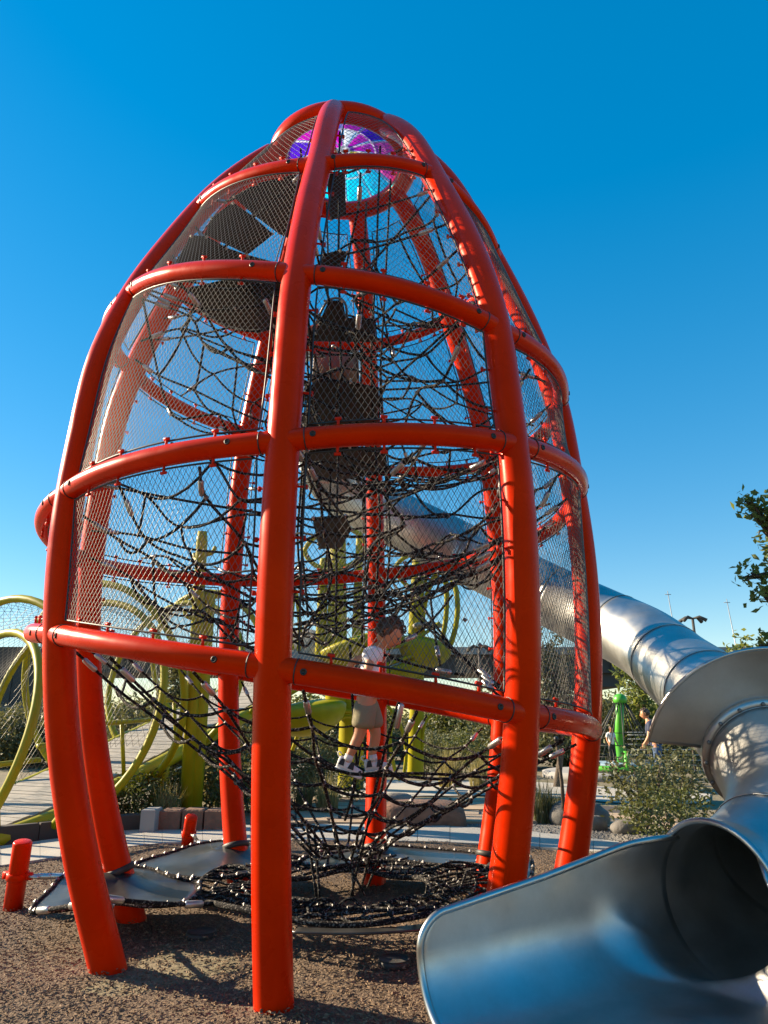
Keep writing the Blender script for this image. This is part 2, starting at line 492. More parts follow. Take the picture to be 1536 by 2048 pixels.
# ================================================================== TOWER
CX, CY, PH, TX, TY = -.2906, 5.8019, -97.338, -.0185, .0130
ZK = np.array([0, .7, 1.4, 2.1, 2.8, 3.5, 4.2, 4.9, 5.6, 6.2, 6.8])
RK = np.array([1.5413, 1.7682, 1.9332, 2.028, 2.06, 2.0268, 1.9545, 1.7599, 1.475, 1.1943, .8744])
DA = np.array([-.1301, -1.8078, .8016, 2.1724, .1336, .8942, 5.5734, -7.6146])
DS = np.array([.9588, .9859, .9625, .9835, 1.0034, 1.0078, 1.0545, 1.0591])
DT = np.array([[-.0005, .0288, -.002], [-.0043, .0071, .0016], [-.0177, -.0052, -.0236], [.0013, -.0139, -.0018], [-.0006, -.0046, -.0021], [.0037, -.0073, .0011], [.0126, .0319, -.0093], [-.014, -.0396, -.0118]])
MK = np.gradient(RK, ZK)
def prof(z):
    z = np.asarray(z, float)
    i = np.clip(np.searchsorted(ZK, z) - 1, 0, 9); h = ZK[i + 1] - ZK[i]; t = (z - ZK[i]) / h
    return (2 * t ** 3 - 3 * t ** 2 + 1) * RK[i] + (t ** 3 - 2 * t ** 2 + t) * h * MK[i] + (-2 * t ** 3 + 3 * t ** 2) * RK[i + 1] + (t ** 3 - t ** 2) * h * MK[i + 1]
RINGZ, RINGR = 6.97, .66
RC = np.array([CX + TX * 6.97, CY + TY * 6.97, RINGZ])
CE = None
def cang(k): return R(PH + 45 * k + DA[k])
def colp(k, z):
    "centre line of column k at height z"
    z = np.atleast_1d(np.asarray(z, float)); k %= 8
    a = cang(k); r = prof(z) * DS[k]
    t = DT[k, 0] + DT[k, 1] * (z - 3) + DT[k, 2] * (z - 3) ** 2
    p = np.stack([CX + TX * z + r * math.cos(a) - t * math.sin(a), CY + TY * z + r * math.sin(a) + t * math.cos(a), z], -1)
    if CE is None or z.max() <= Z0: return p
    i = z > Z0
    h = 6.97 - Z0; t_ = ((z[i] - Z0) / h)[:, None]; p0, d0, e, d1 = CE[k]
    p[i] = (2 * t_ ** 3 - 3 * t_ ** 2 + 1) * p0 + (t_ ** 3 - 2 * t_ ** 2 + t_) * h * d0 + (-2 * t_ ** 3 + 3 * t_ ** 2) * e + (t_ ** 3 - t_ ** 2) * h * d1
    return p
Z0 = 5.75
ends = []
for k in range(8):
    p0 = colp(k, Z0)[0]; d0 = (colp(k, Z0 + .05)[0] - colp(k, Z0 - .05)[0]) / .1
    q_ = p0 + d0 * .6; an = math.atan2(q_[1] - RC[1], q_[0] - RC[0]); o_ = np.array([math.cos(an), math.sin(an), 0])
    ends.append((p0, d0, RC + o_ * (RINGR + .055) - np.array([0, 0, .05]), np.array([-1.0 * o_[0], -1.0 * o_[1], 1.0])))
CE = ends
tower = thing('climbing_tower', 'tall egg-shaped red steel net climbing tower in the centre of the playground', 'climbing tower', (CX, CY, 0))
CR = .1015
for k in range(8):
    z = np.concatenate([np.linspace(-.12, 6.2, 60), np.linspace(6.28, 6.95, 12)])
    r = CR * np.interp(z, [0, 1.2, 3, 7], [1.07, 1.03, .99, .97])
    mb = MB(); tube(mb, colp(k, z), r, 28, round_end=True)
    mb.build('column', M['red'], tower)

# ring beams. columns: 0 front, 1,2 right, 3 back right, 4 back, 5 back left, 6,7 left
LV = np.array([[1.78, 1.54, 1.42, 1.50, 1.75, 2.00, 2.20, 2.06],
               [3.09, 3.20, 3.32, 3.18, 3.11, 2.96, 2.80, 3.06],
               [4.34, 4.08, 4.13, 4.14, 4.34, 4.62, 4.62, 4.88],
               [5.66, 5.86, 5.55, 5.72, 5.72, 5.65, 5.50, 6.05]])
def outward(p):
    return nrm([p[0] - (CX + TX * p[2]), p[1] - (CY + TY * p[2]), 0])
def barpts(k, l, n=34):
    za, zb = LV[l, k], LV[l, (k + 1) % 8]
    a = colp(k, za)[0]; b = colp(k + 1, zb)[0]
    t = np.linspace(0, 1, n)[:, None]
    mid = (a + b) / 2; ow = outward(mid)
    sag = np.linalg.norm(b - a) * (.205 if k == 6 else (.085 if l == 3 else .10))
    p = a + (b - a) * t + ow * sag * 4 * t * (1 - t)
    return p + np.array([outward(x) for x in p]) * .02
boltm = {}
for l in range(4):
    for k in range(8):
        p = barpts(k, l)
        br = [.069, .068, .064, .058][l]
        mb = MB(); tube(mb, p, br, 20, round_end=True)
        bar = mb.build('ring_beam', M['red'], tower)
        for f_ in (.14, .87):
            i = int(f_ * (len(p) - 1)); c = p[i]; ow = outward(c)
            mb = MB(); lathe(mb, [(.019, 0), (.019, .006), (.012, .009), (.012, .004)], c + ow * (br - .002) , 10, ow)
            mb.build('bolt', M['bolt'], bar)
        for q_, i0 in ((p, k), (p[::-1], (k + 1) % 8)):
            z_ = LV[l, i0]; cc = colp(i0, np.linspace(z_ - .2, z_ + .2, 9))
            j_ = next((j for j in range(len(q_)) if np.min(np.linalg.norm(cc - q_[j], axis=1)) > CR + .012), 2)
            tg = nrm(q_[j_ + 1] - q_[j_ - 1]); n1_ = nrm(np.cross(tg, [0, 0, 1.0])); n2_ = np.cross(tg, n1_)
            mb = MB(); tube(mb, [q_[j_] + (br + .0015) * (math.cos(x) * n1_ + math.sin(x) * n2_) for x in np.linspace(0, 6.2832, 24, endpoint=False)], .004, 5, closed=True)
            mb.build('joint_seal', M['cable'], bar)
        # small hooks that carry the wire mesh
        mb = MB()
        for t in np.linspace(.22, .8, 4):
            i = int(t * (len(p) - 1)); c = p[i]
            for s in (1, -1) if l > 0 else (1,):
                q0 = c + np.array([0, 0, s * (br - .01)]); q1 = q0 + np.array([0, 0, s * .055])
                tube(mb, [q0, q1], .009, 6)
                tg = nrm(p[min(i + 1, len(p) - 1)] - p[i - 1])
                tube(mb, [q1 - tg * .02, q1 + tg * .02], .011, 6)
        stuff(mb.build('mesh_hooks', M['red_small'], bar))

# hooks along the column sides
for k in range(8):
    mb = MB()
    for z in np.arange(2.2, 6.4, .31):
        c = colp(k, z)[0]
        for kk in (k + 1, k - 1):
            d = nrm(colp(kk, z)[0] - c)
            tube(mb, [c + d * (CR - .01), c + d * (CR + .05)], .008, 6); 
            e = c + d * (CR + .05); tube(mb, [e - np.array([0, 0, .014]), e + np.array([0, 0, .014])], .011, 6)
    stuff(mb.build('mesh_hooks', M['red_small'], tower))

# crown ring and coloured disc
a = np.linspace(0, 2 * math.pi, 64, endpoint=False)
mb = MB(); tube(mb, np.stack([RC[0] + RINGR * np.cos(a), RC[1] + RINGR * np.sin(a), np.full(64, RINGZ)], 1), .098, 24, closed=True)
mb.build('crown_ring', M['red'], tower)
GL = {'magenta': (.62, .02, .62), 'violet': (.20, .06, .66), 'blue': (.03, .16, .75), 'cyan': (.02, .74, .92), 'teal': (.02, .85, .74), 'pink': (.95, .22, .62), 'yellow': (.95, .78, .06), 'clear': (.80, .84, .9)}
GM = {k: glassmat('tinted_' + k, v, .34) for k, v in GL.items()}
mb = MB(); tube(mb, np.stack([RC[0] + .575 * np.cos(a), RC[1] + .575 * np.sin(a), np.full(64, RINGZ + .03)], 1), .018, 8, closed=True)
disc = mb.build('disc_frame', GM['pink'], tower)
def domez(r): return RINGZ + .03 + .16 * (1 - (r / .575) ** 2)
def dpt(r, t, dz=0): return (RC[0] + r * math.cos(t), RC[1] + r * math.sin(t), domez(r) + dz)
scheme_in = ['clear', 'violet', 'clear', 'blue', 'yellow', 'blue', 'cyan', 'clear']
scheme_out = ['violet', 'pink', 'teal', 'cyan', 'teal', 'blue', 'pink', 'magenta', 'violet', 'magenta']
def wedge(r0, r1, t0, t1, name, nseg=8):
    mb = MB(); V = []; F = []
    for dz in (0, .008):
        for r_ in (r0, (r0 + r1) / 2, r1):
            for t in np.linspace(t0, t1, nseg + 1): V.append(dpt(r_, t, dz))
    m_ = nseg + 1
    for i in range(2):
        for j in range(nseg): F.append((i * m_ + j, i * m_ + j + 1, (i + 1) * m_ + j + 1, (i + 1) * m_ + j))
    b = 3 * m_
    F += [tuple(b + x for x in f[::-1]) for f in F[:2 * nseg]]
    mb.add(V, F)
    return mb
cols_out = ['blue', 'cyan', 'teal', 'cyan', 'blue', 'violet', 'violet', 'magenta', 'magenta', 'violet', 'pink', 'violet']
for i in range(12):
    t0 = 2 * math.pi * i / 12; t1 = 2 * math.pi * (i + 1) / 12
    # far side of the disc is cyan, near side magenta
    am = (t0 + t1) / 2
    s_, c_ = math.sin(am), math.cos(am)
    co = ('teal' if c_ < -.3 else 'cyan') if s_ > .3 else (('violet' if c_ < 0 else 'pink') if s_ > -.35 else ('magenta' if i % 2 else 'violet'))
    ci = ('cyan' if s_ > .3 else ('yellow' if (c_ > .8 and s_ > 0) else 'blue')) if s_ > -.2 else ('clear' if i % 3 == 0 else 'magenta')
    wedge(.34, .565, t0 + .035, t1 - .035, 'o').build('glass_panel', GM[co], disc, False)
    wedge(.07, .325, t0 + .07, t1 - .07, 'i').build('glass_panel', GM[ci], disc, False)
    mb = MB(); tube(mb, [dpt(.06, t0), dpt(.3, t0), dpt(.57, t0)], [.007, .009, .010], 6); mb.build('glass_rib', GM['clear'], disc)
mb = MB(); tube(mb, [dpt(.333, t) for t in a], .012, 6, closed=True); mb.build('glass_rib', GM['clear'], disc)
mb = MB(); sphere(mb, dpt(0, 0), .03, 10, 6, (1, 1, .6)); mb.build('hub', M['bolt'], disc)
mb = MB(); tube(mb, [dpt(.035, t) for t in a[::4]], .035, 8, closed=True); mb.build('hub_plate', GM['clear'], disc)

# stainless wire mesh, one panel per bay
def diamond(mb, surf, ncol, nrow, r=.0017):
    A = []; B = []
    for j in range(nrow):
        off = .5 * (j % 2)
        for i in range(ncol + 1):
            x = i + off
            if x > ncol: continue
            for s in (-.5, .5):
                x2 = x + s
                if 0 <= x2 <= ncol: A.append((x / ncol, j / nrow)); B.append((x2 / ncol, (j + 1) / nrow))
    A = np.array(A); B = np.array(B)
    return prisms(mb, surf(A[:, 0], A[:, 1]), surf(B[:, 0], B[:, 1]), r)
for l in range(4):
    for k in range(8):
        k2 = (k + 1) % 8
        lo = (LV[l, k] + .10, LV[l, k2] + .10)
        hi = (LV[l + 1, k] - .09, LV[l + 1, k2] - .09) if l < 3 else (6.84, 6.84)
        def surf(s, t, k=k, lo=lo, hi=hi):
            s = np.asarray(s, float); t = np.asarray(t, float)
            pa = colp(k, lo[0] + (hi[0] - lo[0]) * t); pb = colp(k + 1, lo[1] + (hi[1] - lo[1]) * t)
            wd = np.linalg.norm(pb - pa, axis=1); mrg = np.minimum(.3, (CR + .035) / wd)
            ss = mrg + (1 - 2 * mrg) * s
            p = pa + (pb - pa) * ss[:, None]
            mid = (pa + pb) / 2; ow = mid - np.stack([CX + TX * mid[:, 2], CY + TY * mid[:, 2], mid[:, 2]], 1); ow[:, 2] = 0
            ow /= np.linalg.norm(ow, axis=1)[:, None]
            bl = ((.15 if k == 6 else .075) + .035 * (2 * t - 1) ** 2) * wd
            return p + ow * (bl * 4 * ss * (1 - ss))[:, None]
        wm = np.linalg.norm(surf([0], [.4])[0] - surf([1], [.4])[0]); hm = (hi[0] + hi[1] - lo[0] - lo[1]) / 2
        mb = MB(); diamond(mb, surf, max(8, int(wm / (.040 if l < 3 else .055))), 2 * max(3, int(hm * 1.04 / .066)))
        t = np.linspace(0, 1, 16); o1 = np.ones(16)
        pan = mb.build('mesh_panel', M['wire'], tower)
        mb = MB()
        tube(mb, np.concatenate([surf(0 * o1, t), surf(t, o1)[1:], surf(o1, t[::-1])[1:], surf(t[::-1], 0 * o1)[1:-1]]), .0065, 5, closed=True)
        mb.build('edge_cable', M['cable'], pan)

# ------------------------------------------------------------------ rope nets
def zring(l, th):
    "height of ring beam l at plan angle th"
    angs = np.array([cang(k) for k in range(8)]); z = LV[l]
    angs = np.concatenate([angs - 2 * math.pi, angs, angs + 2 * math.pi]); z = np.tile(z, 3)
    o = np.argsort(angs)
    return float(np.interp(((th + math.pi) % (2 * math.pi)) - math.pi, angs[o], z[o]))
def wallr(th, z):
    angs = np.array([cang(k) for k in range(8)]); s = np.array(DS)
    angs = np.concatenate([angs - 2 * math.pi, angs, angs + 2 * math.pi]); s = np.tile(s, 3); o = np.argsort(angs)
    return float(prof(z)) * float(np.interp(((th + math.pi) % (2 * math.pi)) - math.pi, angs[o], s[o])) * .955
def inner(th, rho, z):
    r = wallr(th, z) * rho
    return np.array([CX + TX * z + r * math.cos(th), CY + TY * z + r * math.sin(th), z])
ROPE = .0102
def rope(pts, parent, r=ROPE, n=None, name='rope'):
    pts = np.asarray(pts, float)
    mb = MB(); tube(mb, pts, r, 6)
    return mb.build(name, M['rope'], parent)
def sagged(a, b, s, n=8):
    t = np.linspace(0, 1, n)[:, None]; a = np.asarray(a); b = np.asarray(b)
    p = a + (b - a) * t; p[:, 2] -= (s * 4 * t * (1 - t))[:, 0]
    return p
def clampmesh(pts, r=.021):
    mb = MB()
    base = np.array([[1, 0, 0], [-1, 0, 0], [0, 1, 0], [0, -1, 0], [0, 0, 1], [0, 0, -1]], float) * r
    f = np.array([[0, 2, 4], [2, 1, 4], [1, 3, 4], [3, 0, 4], [2, 0, 5], [1, 2, 5], [3, 1, 5], [0, 3, 5]])
    P_ = np.asarray(pts)
    V = P_[:, None, :] + base[None]
    mb.addarr(V, (np.arange(len(P_))[:, None, None] * 6 + f[None]).reshape(-1, 3))
    return mb
def ferrule(pts, parent, r=.019, L=.1):
    for p in pts:
        a, b = np.asarray(p[0]), np.asarray(p[1]); d = nrm(b - a); c = a + d * .16
        mb = MB(); lathe(mb, [(r * .6, -L / 2 - .01), (r, -L / 2), (r, L / 2), (r * .6, L / 2 + .01)], c, 8, d)
        mb.build('ferrule', M['ferrule'], parent)

def web(level, nrad, rhos, sag, jit, seed, dz0=-.08, lin=False, apex=None, ringsag=.05, skip=None, cross=0, zjit=None):
    rg = np.random.default_rng(seed)
    ths = [2 * math.pi * (i + .3) / nrad for i in range(nrad)]
    zj = jit if zjit is None else zjit
    node = {}
    for i, th in enumerate(ths):
        zt = zring(level, th) + dz0
        for j, rho in enumerate(rhos):
            if lin: z = zt + (apex - zt) * (1 - rho) / (1 - rhos[-1])
            else: z = zt - sag * (1 - rho ** 2)
            jj = 0 if j == 0 else 1
            t2 = th + jj * jit * rg.normal() * (.55 if rho > .3 else .3) / max(rho, .35)
            node[i, j] = inner(t2, rho * (1 + jj * jit * .5 * rg.normal()), z + jj * zj * rg.normal())
    part = clampmesh([p for (i, j), p in node.items() if j > 0 and (skip is None or not skip(ths[i]))]).build('climbing_net', M['clamp'], tower, False); stuff(part)
    fer = []
    for i, th in enumerate(ths):
        if skip and skip(th): continue
        ctrl = [node[i, j] for j in range(len(rhos))]
        p = spline(ctrl, 5 * len(rhos))
        rope(p, part); fer.append((p[0], p[3]))
    ferrule(fer, part)
    for j in range(1, len(rhos)):
        pts = []
        def flush(closed=False):
            if not pts: return
            q = np.concatenate([s_[:-1] for s_ in pts[:-1]] + [pts[-1]])
            if closed:
                mb = MB(); tube(mb, q[:-1], ROPE, 6, closed=True); mb.build('rope', M['rope'], part)
            else: rope(q, part)
        whole = True
        for i in range(nrad):
            i2 = (i + 1) % nrad
            if (skip and (skip(ths[i]) or skip(ths[i2]))) or (jit > .04 and rg.random() < .14):   # an open cell, as in the irregular webs
                flush(); pts = []; whole = False; continue
            d = np.linalg.norm(node[i2, j] - node[i, j])
            pts.append(sagged(node[i, j], node[i2, j], ringsag * d * (1 + .5 * rg.random()), 7))
        flush(whole)
    keys = [k_ for k_ in node if (skip is None or not skip(ths[k_[0]]))]
    for c in range(cross):
        a = keys[rg.integers(len(keys))]; b = keys[rg.integers(len(keys))]
        d = np.linalg.norm(node[a] - node[b])
        if .5 < d < 1.7: rope(sagged(node[a], node[b], .07 * d * rg.random(), 9), part)
    return part, node, ths
n1, node1, th1 = web(0, 18, [1, .85, .71, .58, .45, .33, .22, .14], 0, .014, 1, dz0=-.10, lin=True, apex=.55, ringsag=.10)
n2, node2, th2 = web(1, 18, [1, .86, .72, .58, .44, .3, .17], .72, .055, 2, cross=16, ringsag=.11, zjit=.06)
n2b, node2b, th2b = web(1, 14, [1, .83, .64, .46, .28], .22, .065, 7, dz0=.12, cross=6, ringsag=.10)
n3, node3, th3 = web(2, 16, [1, .84, .68, .52, .36, .2], .55, .06, 3, cross=12, ringsag=.10)
n3b, node3b, th3b = web(2, 12, [1, .8, .6, .4, .22], -.35, .07, 9, dz0=.05, cross=6, ringsag=.08)
n4, node4, th4 = web(3, 12, [1, .78, .56, .34], .35, .07, 4, cross=5, ringsag=.08, skip=lambda t: math.cos(t) < -.25)

# upright ropes of the core, from the crown down to the funnel and on to the ground net
core = clampmesh([(RC[0] + .3 * math.cos(t), RC[1] + .3 * math.sin(t), z) for t in np.linspace(0, 6, 8) for z in (5.9, 5.2, 4.4, 3.6, 2.9)], .016).build('core_net', M['clamp'], tower, False); stuff(core)
rg = np.random.default_rng(21)
for i in range(7):
    t = 2 * math.pi * i / 7 + .2
    zs = np.linspace(6.9, 2.15 + .5 * rg.random(), 22)
    rr = np.interp(zs, [.5, 2, 3, 4.5, 6.9], [.30, .30, .42, .34, .50])
    wob = np.cumsum(rg.normal(size=22) * .012)
    rope(np.stack([CX + TX * zs + rr * np.cos(t + wob), CY + TY * zs + rr * np.sin(t + wob), zs], 1), core)
for z in (5.75, 5.2, 4.95, 4.4, 3.95, 3.5, 3.0, 2.6, 2.3):
    tt = np.linspace(0, 2 * math.pi, 30, endpoint=False); rr = .36 + .08 * np.sin(3 * tt + z * 4)
    mb = MB(); tube(mb, np.stack([CX + TX * z + rr * np.cos(tt), CY + TY * z + rr * np.sin(tt), z + .06 * np.sin(2 * tt + z * 7)], 1), ROPE, 6, closed=True)
    mb.build('rope', M['rope'], core)
# net tunnel from the middle web down to the right-hand ring beam
tun = clampmesh([P(930, 1240, 5.2), P(960, 1290, 5.0), P(880, 1180, 5.4)], .02).build('tunnel_net', M['clamp'], tower, False); stuff(tun)
for i, (u0, v0, t0, u1, v1, t1) in enumerate([(760, 1150, 5.9, 1008, 1385, 4.75), (785, 1165, 5.8, 1000, 1372, 4.8), (830, 1190, 5.6, 1005, 1398, 4.7), (690, 1185, 5.7, 1003, 1075, 4.9), (700, 1210, 5.6, 1006, 1092, 4.9), (720, 1235, 5.5, 1004, 1110, 4.9), (860, 1185, 6.0, 880, 1330, 5.4), (905, 1190, 5.8, 790, 1290, 5.4), (640, 1250, 5.5, 930, 1350, 5.2)]):
    p = sagged(P(u0, v0, t0), P(u1, v1, t1), .06, 10); rope(p, tun); ferrule([(p[-1], p[-3])], tun)
# foot ropes that the child stands on, and a row of hand ropes
foot = clampmesh([P(640, 1525, 4.75), P(720, 1548, 4.75), P(860, 1560, 4.8)], .02).build('foot_net', M['clamp'], tower, False); stuff(foot)
def ropepx(L, parent, n=20):
    return rope(spline([P(*x) for x in L], n), parent)
ropepx([(560, 1462, 4.6), (640, 1520, 4.72), (712, 1549, 4.75), (800, 1552, 4.76), (900, 1557, 4.8), (1008, 1530, 4.8)], foot)
ropepx([(560, 1500, 4.9), (650, 1535, 4.85), (735, 1548, 4.83), (850, 1547, 4.9), (990, 1556, 5.0)], foot)
ropepx([(700, 1290, 5.2), (705, 1400, 5.0), (712, 1549, 4.75), (690, 1640, 5.0)], foot)
ropepx([(800, 1395, 4.7), (775, 1480, 4.72), (757, 1552, 4.76), (735, 1650, 5.0), (700, 1800, 5.1)], foot)
p = spline([P(812, 1385, 4.7), P(800, 1420, 4.7)], 4)
mb = MB(); lathe(mb, [(.012, -.085), (.021, -.075), (.021, .075), (.012, .085)], P(798, 1432, 4.7), 10, nrm(P(805, 1395, 4.7) - P(790, 1470, 4.7))); mb.build('ferrule', M['ferrule'], foot)

# dark rubber treads, seen from below: helical steps at the left, plates in the middle
def tread(pix, z0, dz=0, name='rubber_tread'):
    pts = []
    for i, (u, v) in enumerate(pix): pts.append(PZ(u, v, z0 + dz * i))
    pts = np.array(pts); n = len(pts); th = np.array([0, 0, .022])
    c = pts.mean(0)
    inner_ = c + (pts - c) * .96
    V = np.concatenate([pts, pts + th, inner_ - np.array([0, 0, .004]), inner_ + th + np.array([0, 0, .004])])
    F = [tuple(range(2 * n, 3 * n))[::-1], tuple(range(3 * n, 4 * n))]
    for k in range(n):
        k2 = (k + 1) % n
        F += [(k, k2, n + k2, n + k), (2 * n + k, 2 * n + k2, k2, k), (n + k, n + k2, 3 * n + k2, 3 * n + k)]
    o = MB().add(V, F).build(name, M['rubber'], tower, False)
    mb = MB(); tube(mb, pts + (pts - c) * .03 + th * .5, .009, 6, closed=True); mb.build('edge_rope', M['rope'], o)
    stuff(clampmesh(pts + (pts - c) * .03 + th * .5, .02).build('edge_clamps', M['ferrule'], o, False))
    # hangers to the two nearest columns
    for kk in sorted(range(8), key=lambda k_: np.linalg.norm(colp(k_, z0)[0] - c))[:3]:
        e = colp(kk, min(6.8, z0 + .22))[0]; i_ = int(np.argmin(np.linalg.norm(pts - e, axis=1))); q = sagged(pts[i_], e + nrm(pts[i_] - e) * CR, .02, 8)
        rope(q, o); ferrule([(q[-1], q[-3])], o)
    return o
treads = [([(471, 396), (515, 372), (600, 352), (640, 372), (600, 465), (575, 474), (559, 467), (509, 429)], 5.95),
          ([(425, 440), (466, 410), (504, 437), (542, 470), (493, 508), (455, 489), (412, 470)], 5.62),
          ([(385, 476), (414, 478), (452, 500), (493, 514), (564, 533), (560, 552), (470, 556), (355, 560), (357, 525)], 5.25),
          ([(381, 580), (470, 560), (560, 566), (560, 604), (529, 612), (471, 615), (400, 619)], 4.95),
          ([(400, 624), (471, 620), (560, 609), (560, 655), (515, 666), (455, 656)], 4.72),
          ([(655, 352), (688, 348), (690, 430), (662, 440)], 6.2),
          ([(634, 540), (650, 512), (680, 505), (693, 508), (684, 530), (672, 545)], 5.0),
          ([(634, 668), (640, 650), (660, 606), (684, 606), (690, 640), (748, 642), (752, 684), (628, 682)], 4.75),
          ([(613, 785), (640, 762), (700, 768), (758, 780), (756, 850), (610, 850)], 4.2),
          ([(612, 905), (700, 898), (772, 900), (775, 945), (690, 958), (640, 960)], 3.75),
          ([(628, 1040), (690, 1036), (700, 1062), (680, 1096), (640, 1098)], 2.95)]
for pix, z in treads: tread(pix, z)
# looped grab rail over the middle tread
gr = MB(); tube(gr, spline([PZ(626, 660, 4.76), PZ(648, 612, 4.85), PZ(662, 598, 4.9), PZ(682, 598, 4.9), PZ(692, 612, 4.86), PZ(694, 642, 4.78)], 24), .011, 8); gr.build('grab_loop', M['clamp'], tower)

# ================================================================== GROUND NET AND MEMBRANE
GC = np.array([-.25, 6.25]); GZ = .27
gnet = thing('ground_net', 'low black rope ring net with glossy membranes stretched round the tower feet', 'rope net', (GC[0], GC[1], 0))
rg = np.random.default_rng(31)
nr = 44; rr = [1.22, 1.1, .98, .87, .77, .69, .62]
def gpt(t, j): return np.array([GC[0] + rr[j] * math.cos(t), GC[1] + rr[j] * math.sin(t) * .98, GZ - .05 * j / 6 + .02 * math.sin(5 * t + j)])
kn = [gpt(2 * math.pi * i / nr, j) for i in range(nr) for j in range(7)]
ring = stuff(clampmesh(kn, .018).build('ring_net', M['clamp'], gnet, False))
for j in range(7):
    mb = MB(); tube(mb, [gpt(t, j) for t in np.linspace(0, 2 * math.pi, 132, endpoint=False)], .020 if j in (0, 6) else .0115, 6, closed=True)
    mb.build('rope', M['rope'], ring)
for i in range(nr):
    t = 2 * math.pi * i / nr
    rope([gpt(t + .05 * math.sin(j * 2 + i), j) + np.array([0, 0, .008]) for j in range(7)], ring)
# slack coils on the net
for i in range(34):
    t = rg.random() * 6.28; j = rg.integers(0, 6); a = gpt(t, j); b = gpt(t + .12 + .2 * rg.random(), rg.integers(0, 7))
    c = (a + b) / 2 + np.array([0, 0, .03 + .05 * rg.random()])
    mbx = MB(); tube(mbx, spline([a, c, b], 8), .011, 5); mbx.build('rope', M['rope'], ring)
def membrane(outline, colk, z_edge=GZ, zc=.40, rc=.16):
    "sheet pulled up in a collar round column colk; outline in plan"
    c0 = colp(colk, .5)[0]; out = spline([(p[0], p[1], p[2] if len(p) > 2 else z_edge) for p in outline], 64, closed=True)
    n = len(out); V = []; F = []; m_ = 9
    a = np.array([math.atan2(p[1] - c0[1], p[0] - c0[0]) for p in out])
    for i in range(m_):
        f_ = i / (m_ - 1)
        for q, t in zip(out, a):
            e = np.array([c0[0] + (CR + .015) * math.cos(t), c0[1] + (CR + .015) * math.sin(t), zc])
            p = e + (q - e) * f_
            p[2] = q[2] + (zc - q[2]) * (1 - f_) ** 3.2
            V.append(p)
    for i in range(m_ - 1):
        for j in range(n): F.append((i * n + j, i * n + (j + 1) % n, (i + 1) * n + (j + 1) % n, (i + 1) * n + j))
    o = MB().add(V, F).build('membrane', M['membrane'], gnet)
    md = o.modifiers.new('thick', 'SOLIDIFY'); md.thickness = .012
    mb = MB(); tube(mb, out, .017, 7, closed=True); e = mb.build('edge_rope', M['rope'], o)
    k_ = clampmesh(out[::2] + np.array([0, 0, .012]), .02); stuff(k_.build('edge_clamps', M['clamp'], o, False))
    mb = MB(); lathe(mb, [(CR + .012, -.03), (CR + .022, -.025), (CR + .022, .012), (CR + .012, .018)], colp(colk, zc)[0], 24, nrm(colp(colk, .7)[0] - colp(colk, .4)[0])); mb.build('collar', M['rubber'], o)
    return o
pz = lambda u, v, z=GZ: tuple(PZ(u, v, z))
membrane([pz(62, 1822), pz(100, 1780), pz(128, 1752, .3), pz(190, 1738, .33), pz(290, 1736, .33), pz(345, 1755, .3), pz(398, 1768), pz(380, 1802), pz(300, 1812), pz(226, 1806), pz(137, 1818)], 6)
membrane([pz(272, 1728), pz(340, 1706, .3), pz(400, 1688, .33), pz(480, 1682, .35), pz(540, 1706, .3), pz(560, 1728), pz(500, 1748), pz(400, 1757), pz(310, 1745)], 5)
membrane([pz(600, 1722), pz(660, 1700, .28), pz(760, 1692, .3), pz(880, 1700, .28), pz(980, 1712), pz(930, 1732), pz(760, 1722), pz(650, 1735)], 4, zc=.33)
membrane([pz(960, 1712), pz(1010, 1700, .3), pz(1060, 1716, .3), pz(1062, 1760), pz(1040, 1800), pz(985, 1812), pz(1000, 1765), pz(960, 1738)], 3, zc=.36)
# broad band along the near rim of the ring
mb = MB(); t = np.linspace(R(-104), R(-35), 40)
V = []; F = []
for i, x in enumerate(t):
    for j, (r_, dz) in enumerate(((1.23, .0), (1.30, -.01), (1.36, .01))): V.append((GC[0] + r_ * math.cos(x), GC[1] + r_ * math.sin(x), GZ - .03 + dz))
for i in range(39):
    for j in range(2): F.append((i * 3 + j, i * 3 + j + 1, i * 3 + 4 + j, i * 3 + 3 + j))
o = MB().add(V, F).build('membrane', M['membrane'], gnet); o.modifiers.new('thick', 'SOLIDIFY').thickness = .012
# guy cables to the columns
def cable(a, b, r=.015, sag=.02):
    p = sagged(a, b, sag, 10); rope(p, gnet, r, name='guy_rope'); ferrule([(p[0], p[2]), (p[-1], p[-3])], gnet, .024, .12)
cable(colp(7, .45)[0], gpt(R(-140), 0)); cable(colp(7, .42)[0] + np.array([.1, 0, 0]), PZ(226, 1806, GZ))
cable(colp(7, .42)[0], PZ(62, 1822, GZ), sag=.01)
cable(colp(1, .42)[0], gpt(R(-20), 0)); cable(colp(1, .55)[0], gpt(R(15), 0)); cable(colp(2, .35)[0], colp(1, .30)[0])
# ropes from the funnel down to the ring net
for i, (u, v, u2, v2) in enumerate([(612, 1640, 633, 1795), (628, 1650, 640, 1800), (704, 1690, 706, 1792), (742, 1700, 724, 1770), (768, 1690, 735, 1775), (668, 1680, 730, 1790)]):
    a = P(u, v, 5.3); b = PZ(u2, v2, GZ); rope(sagged(a, b, 0, 6), gnet, name='guy_rope')

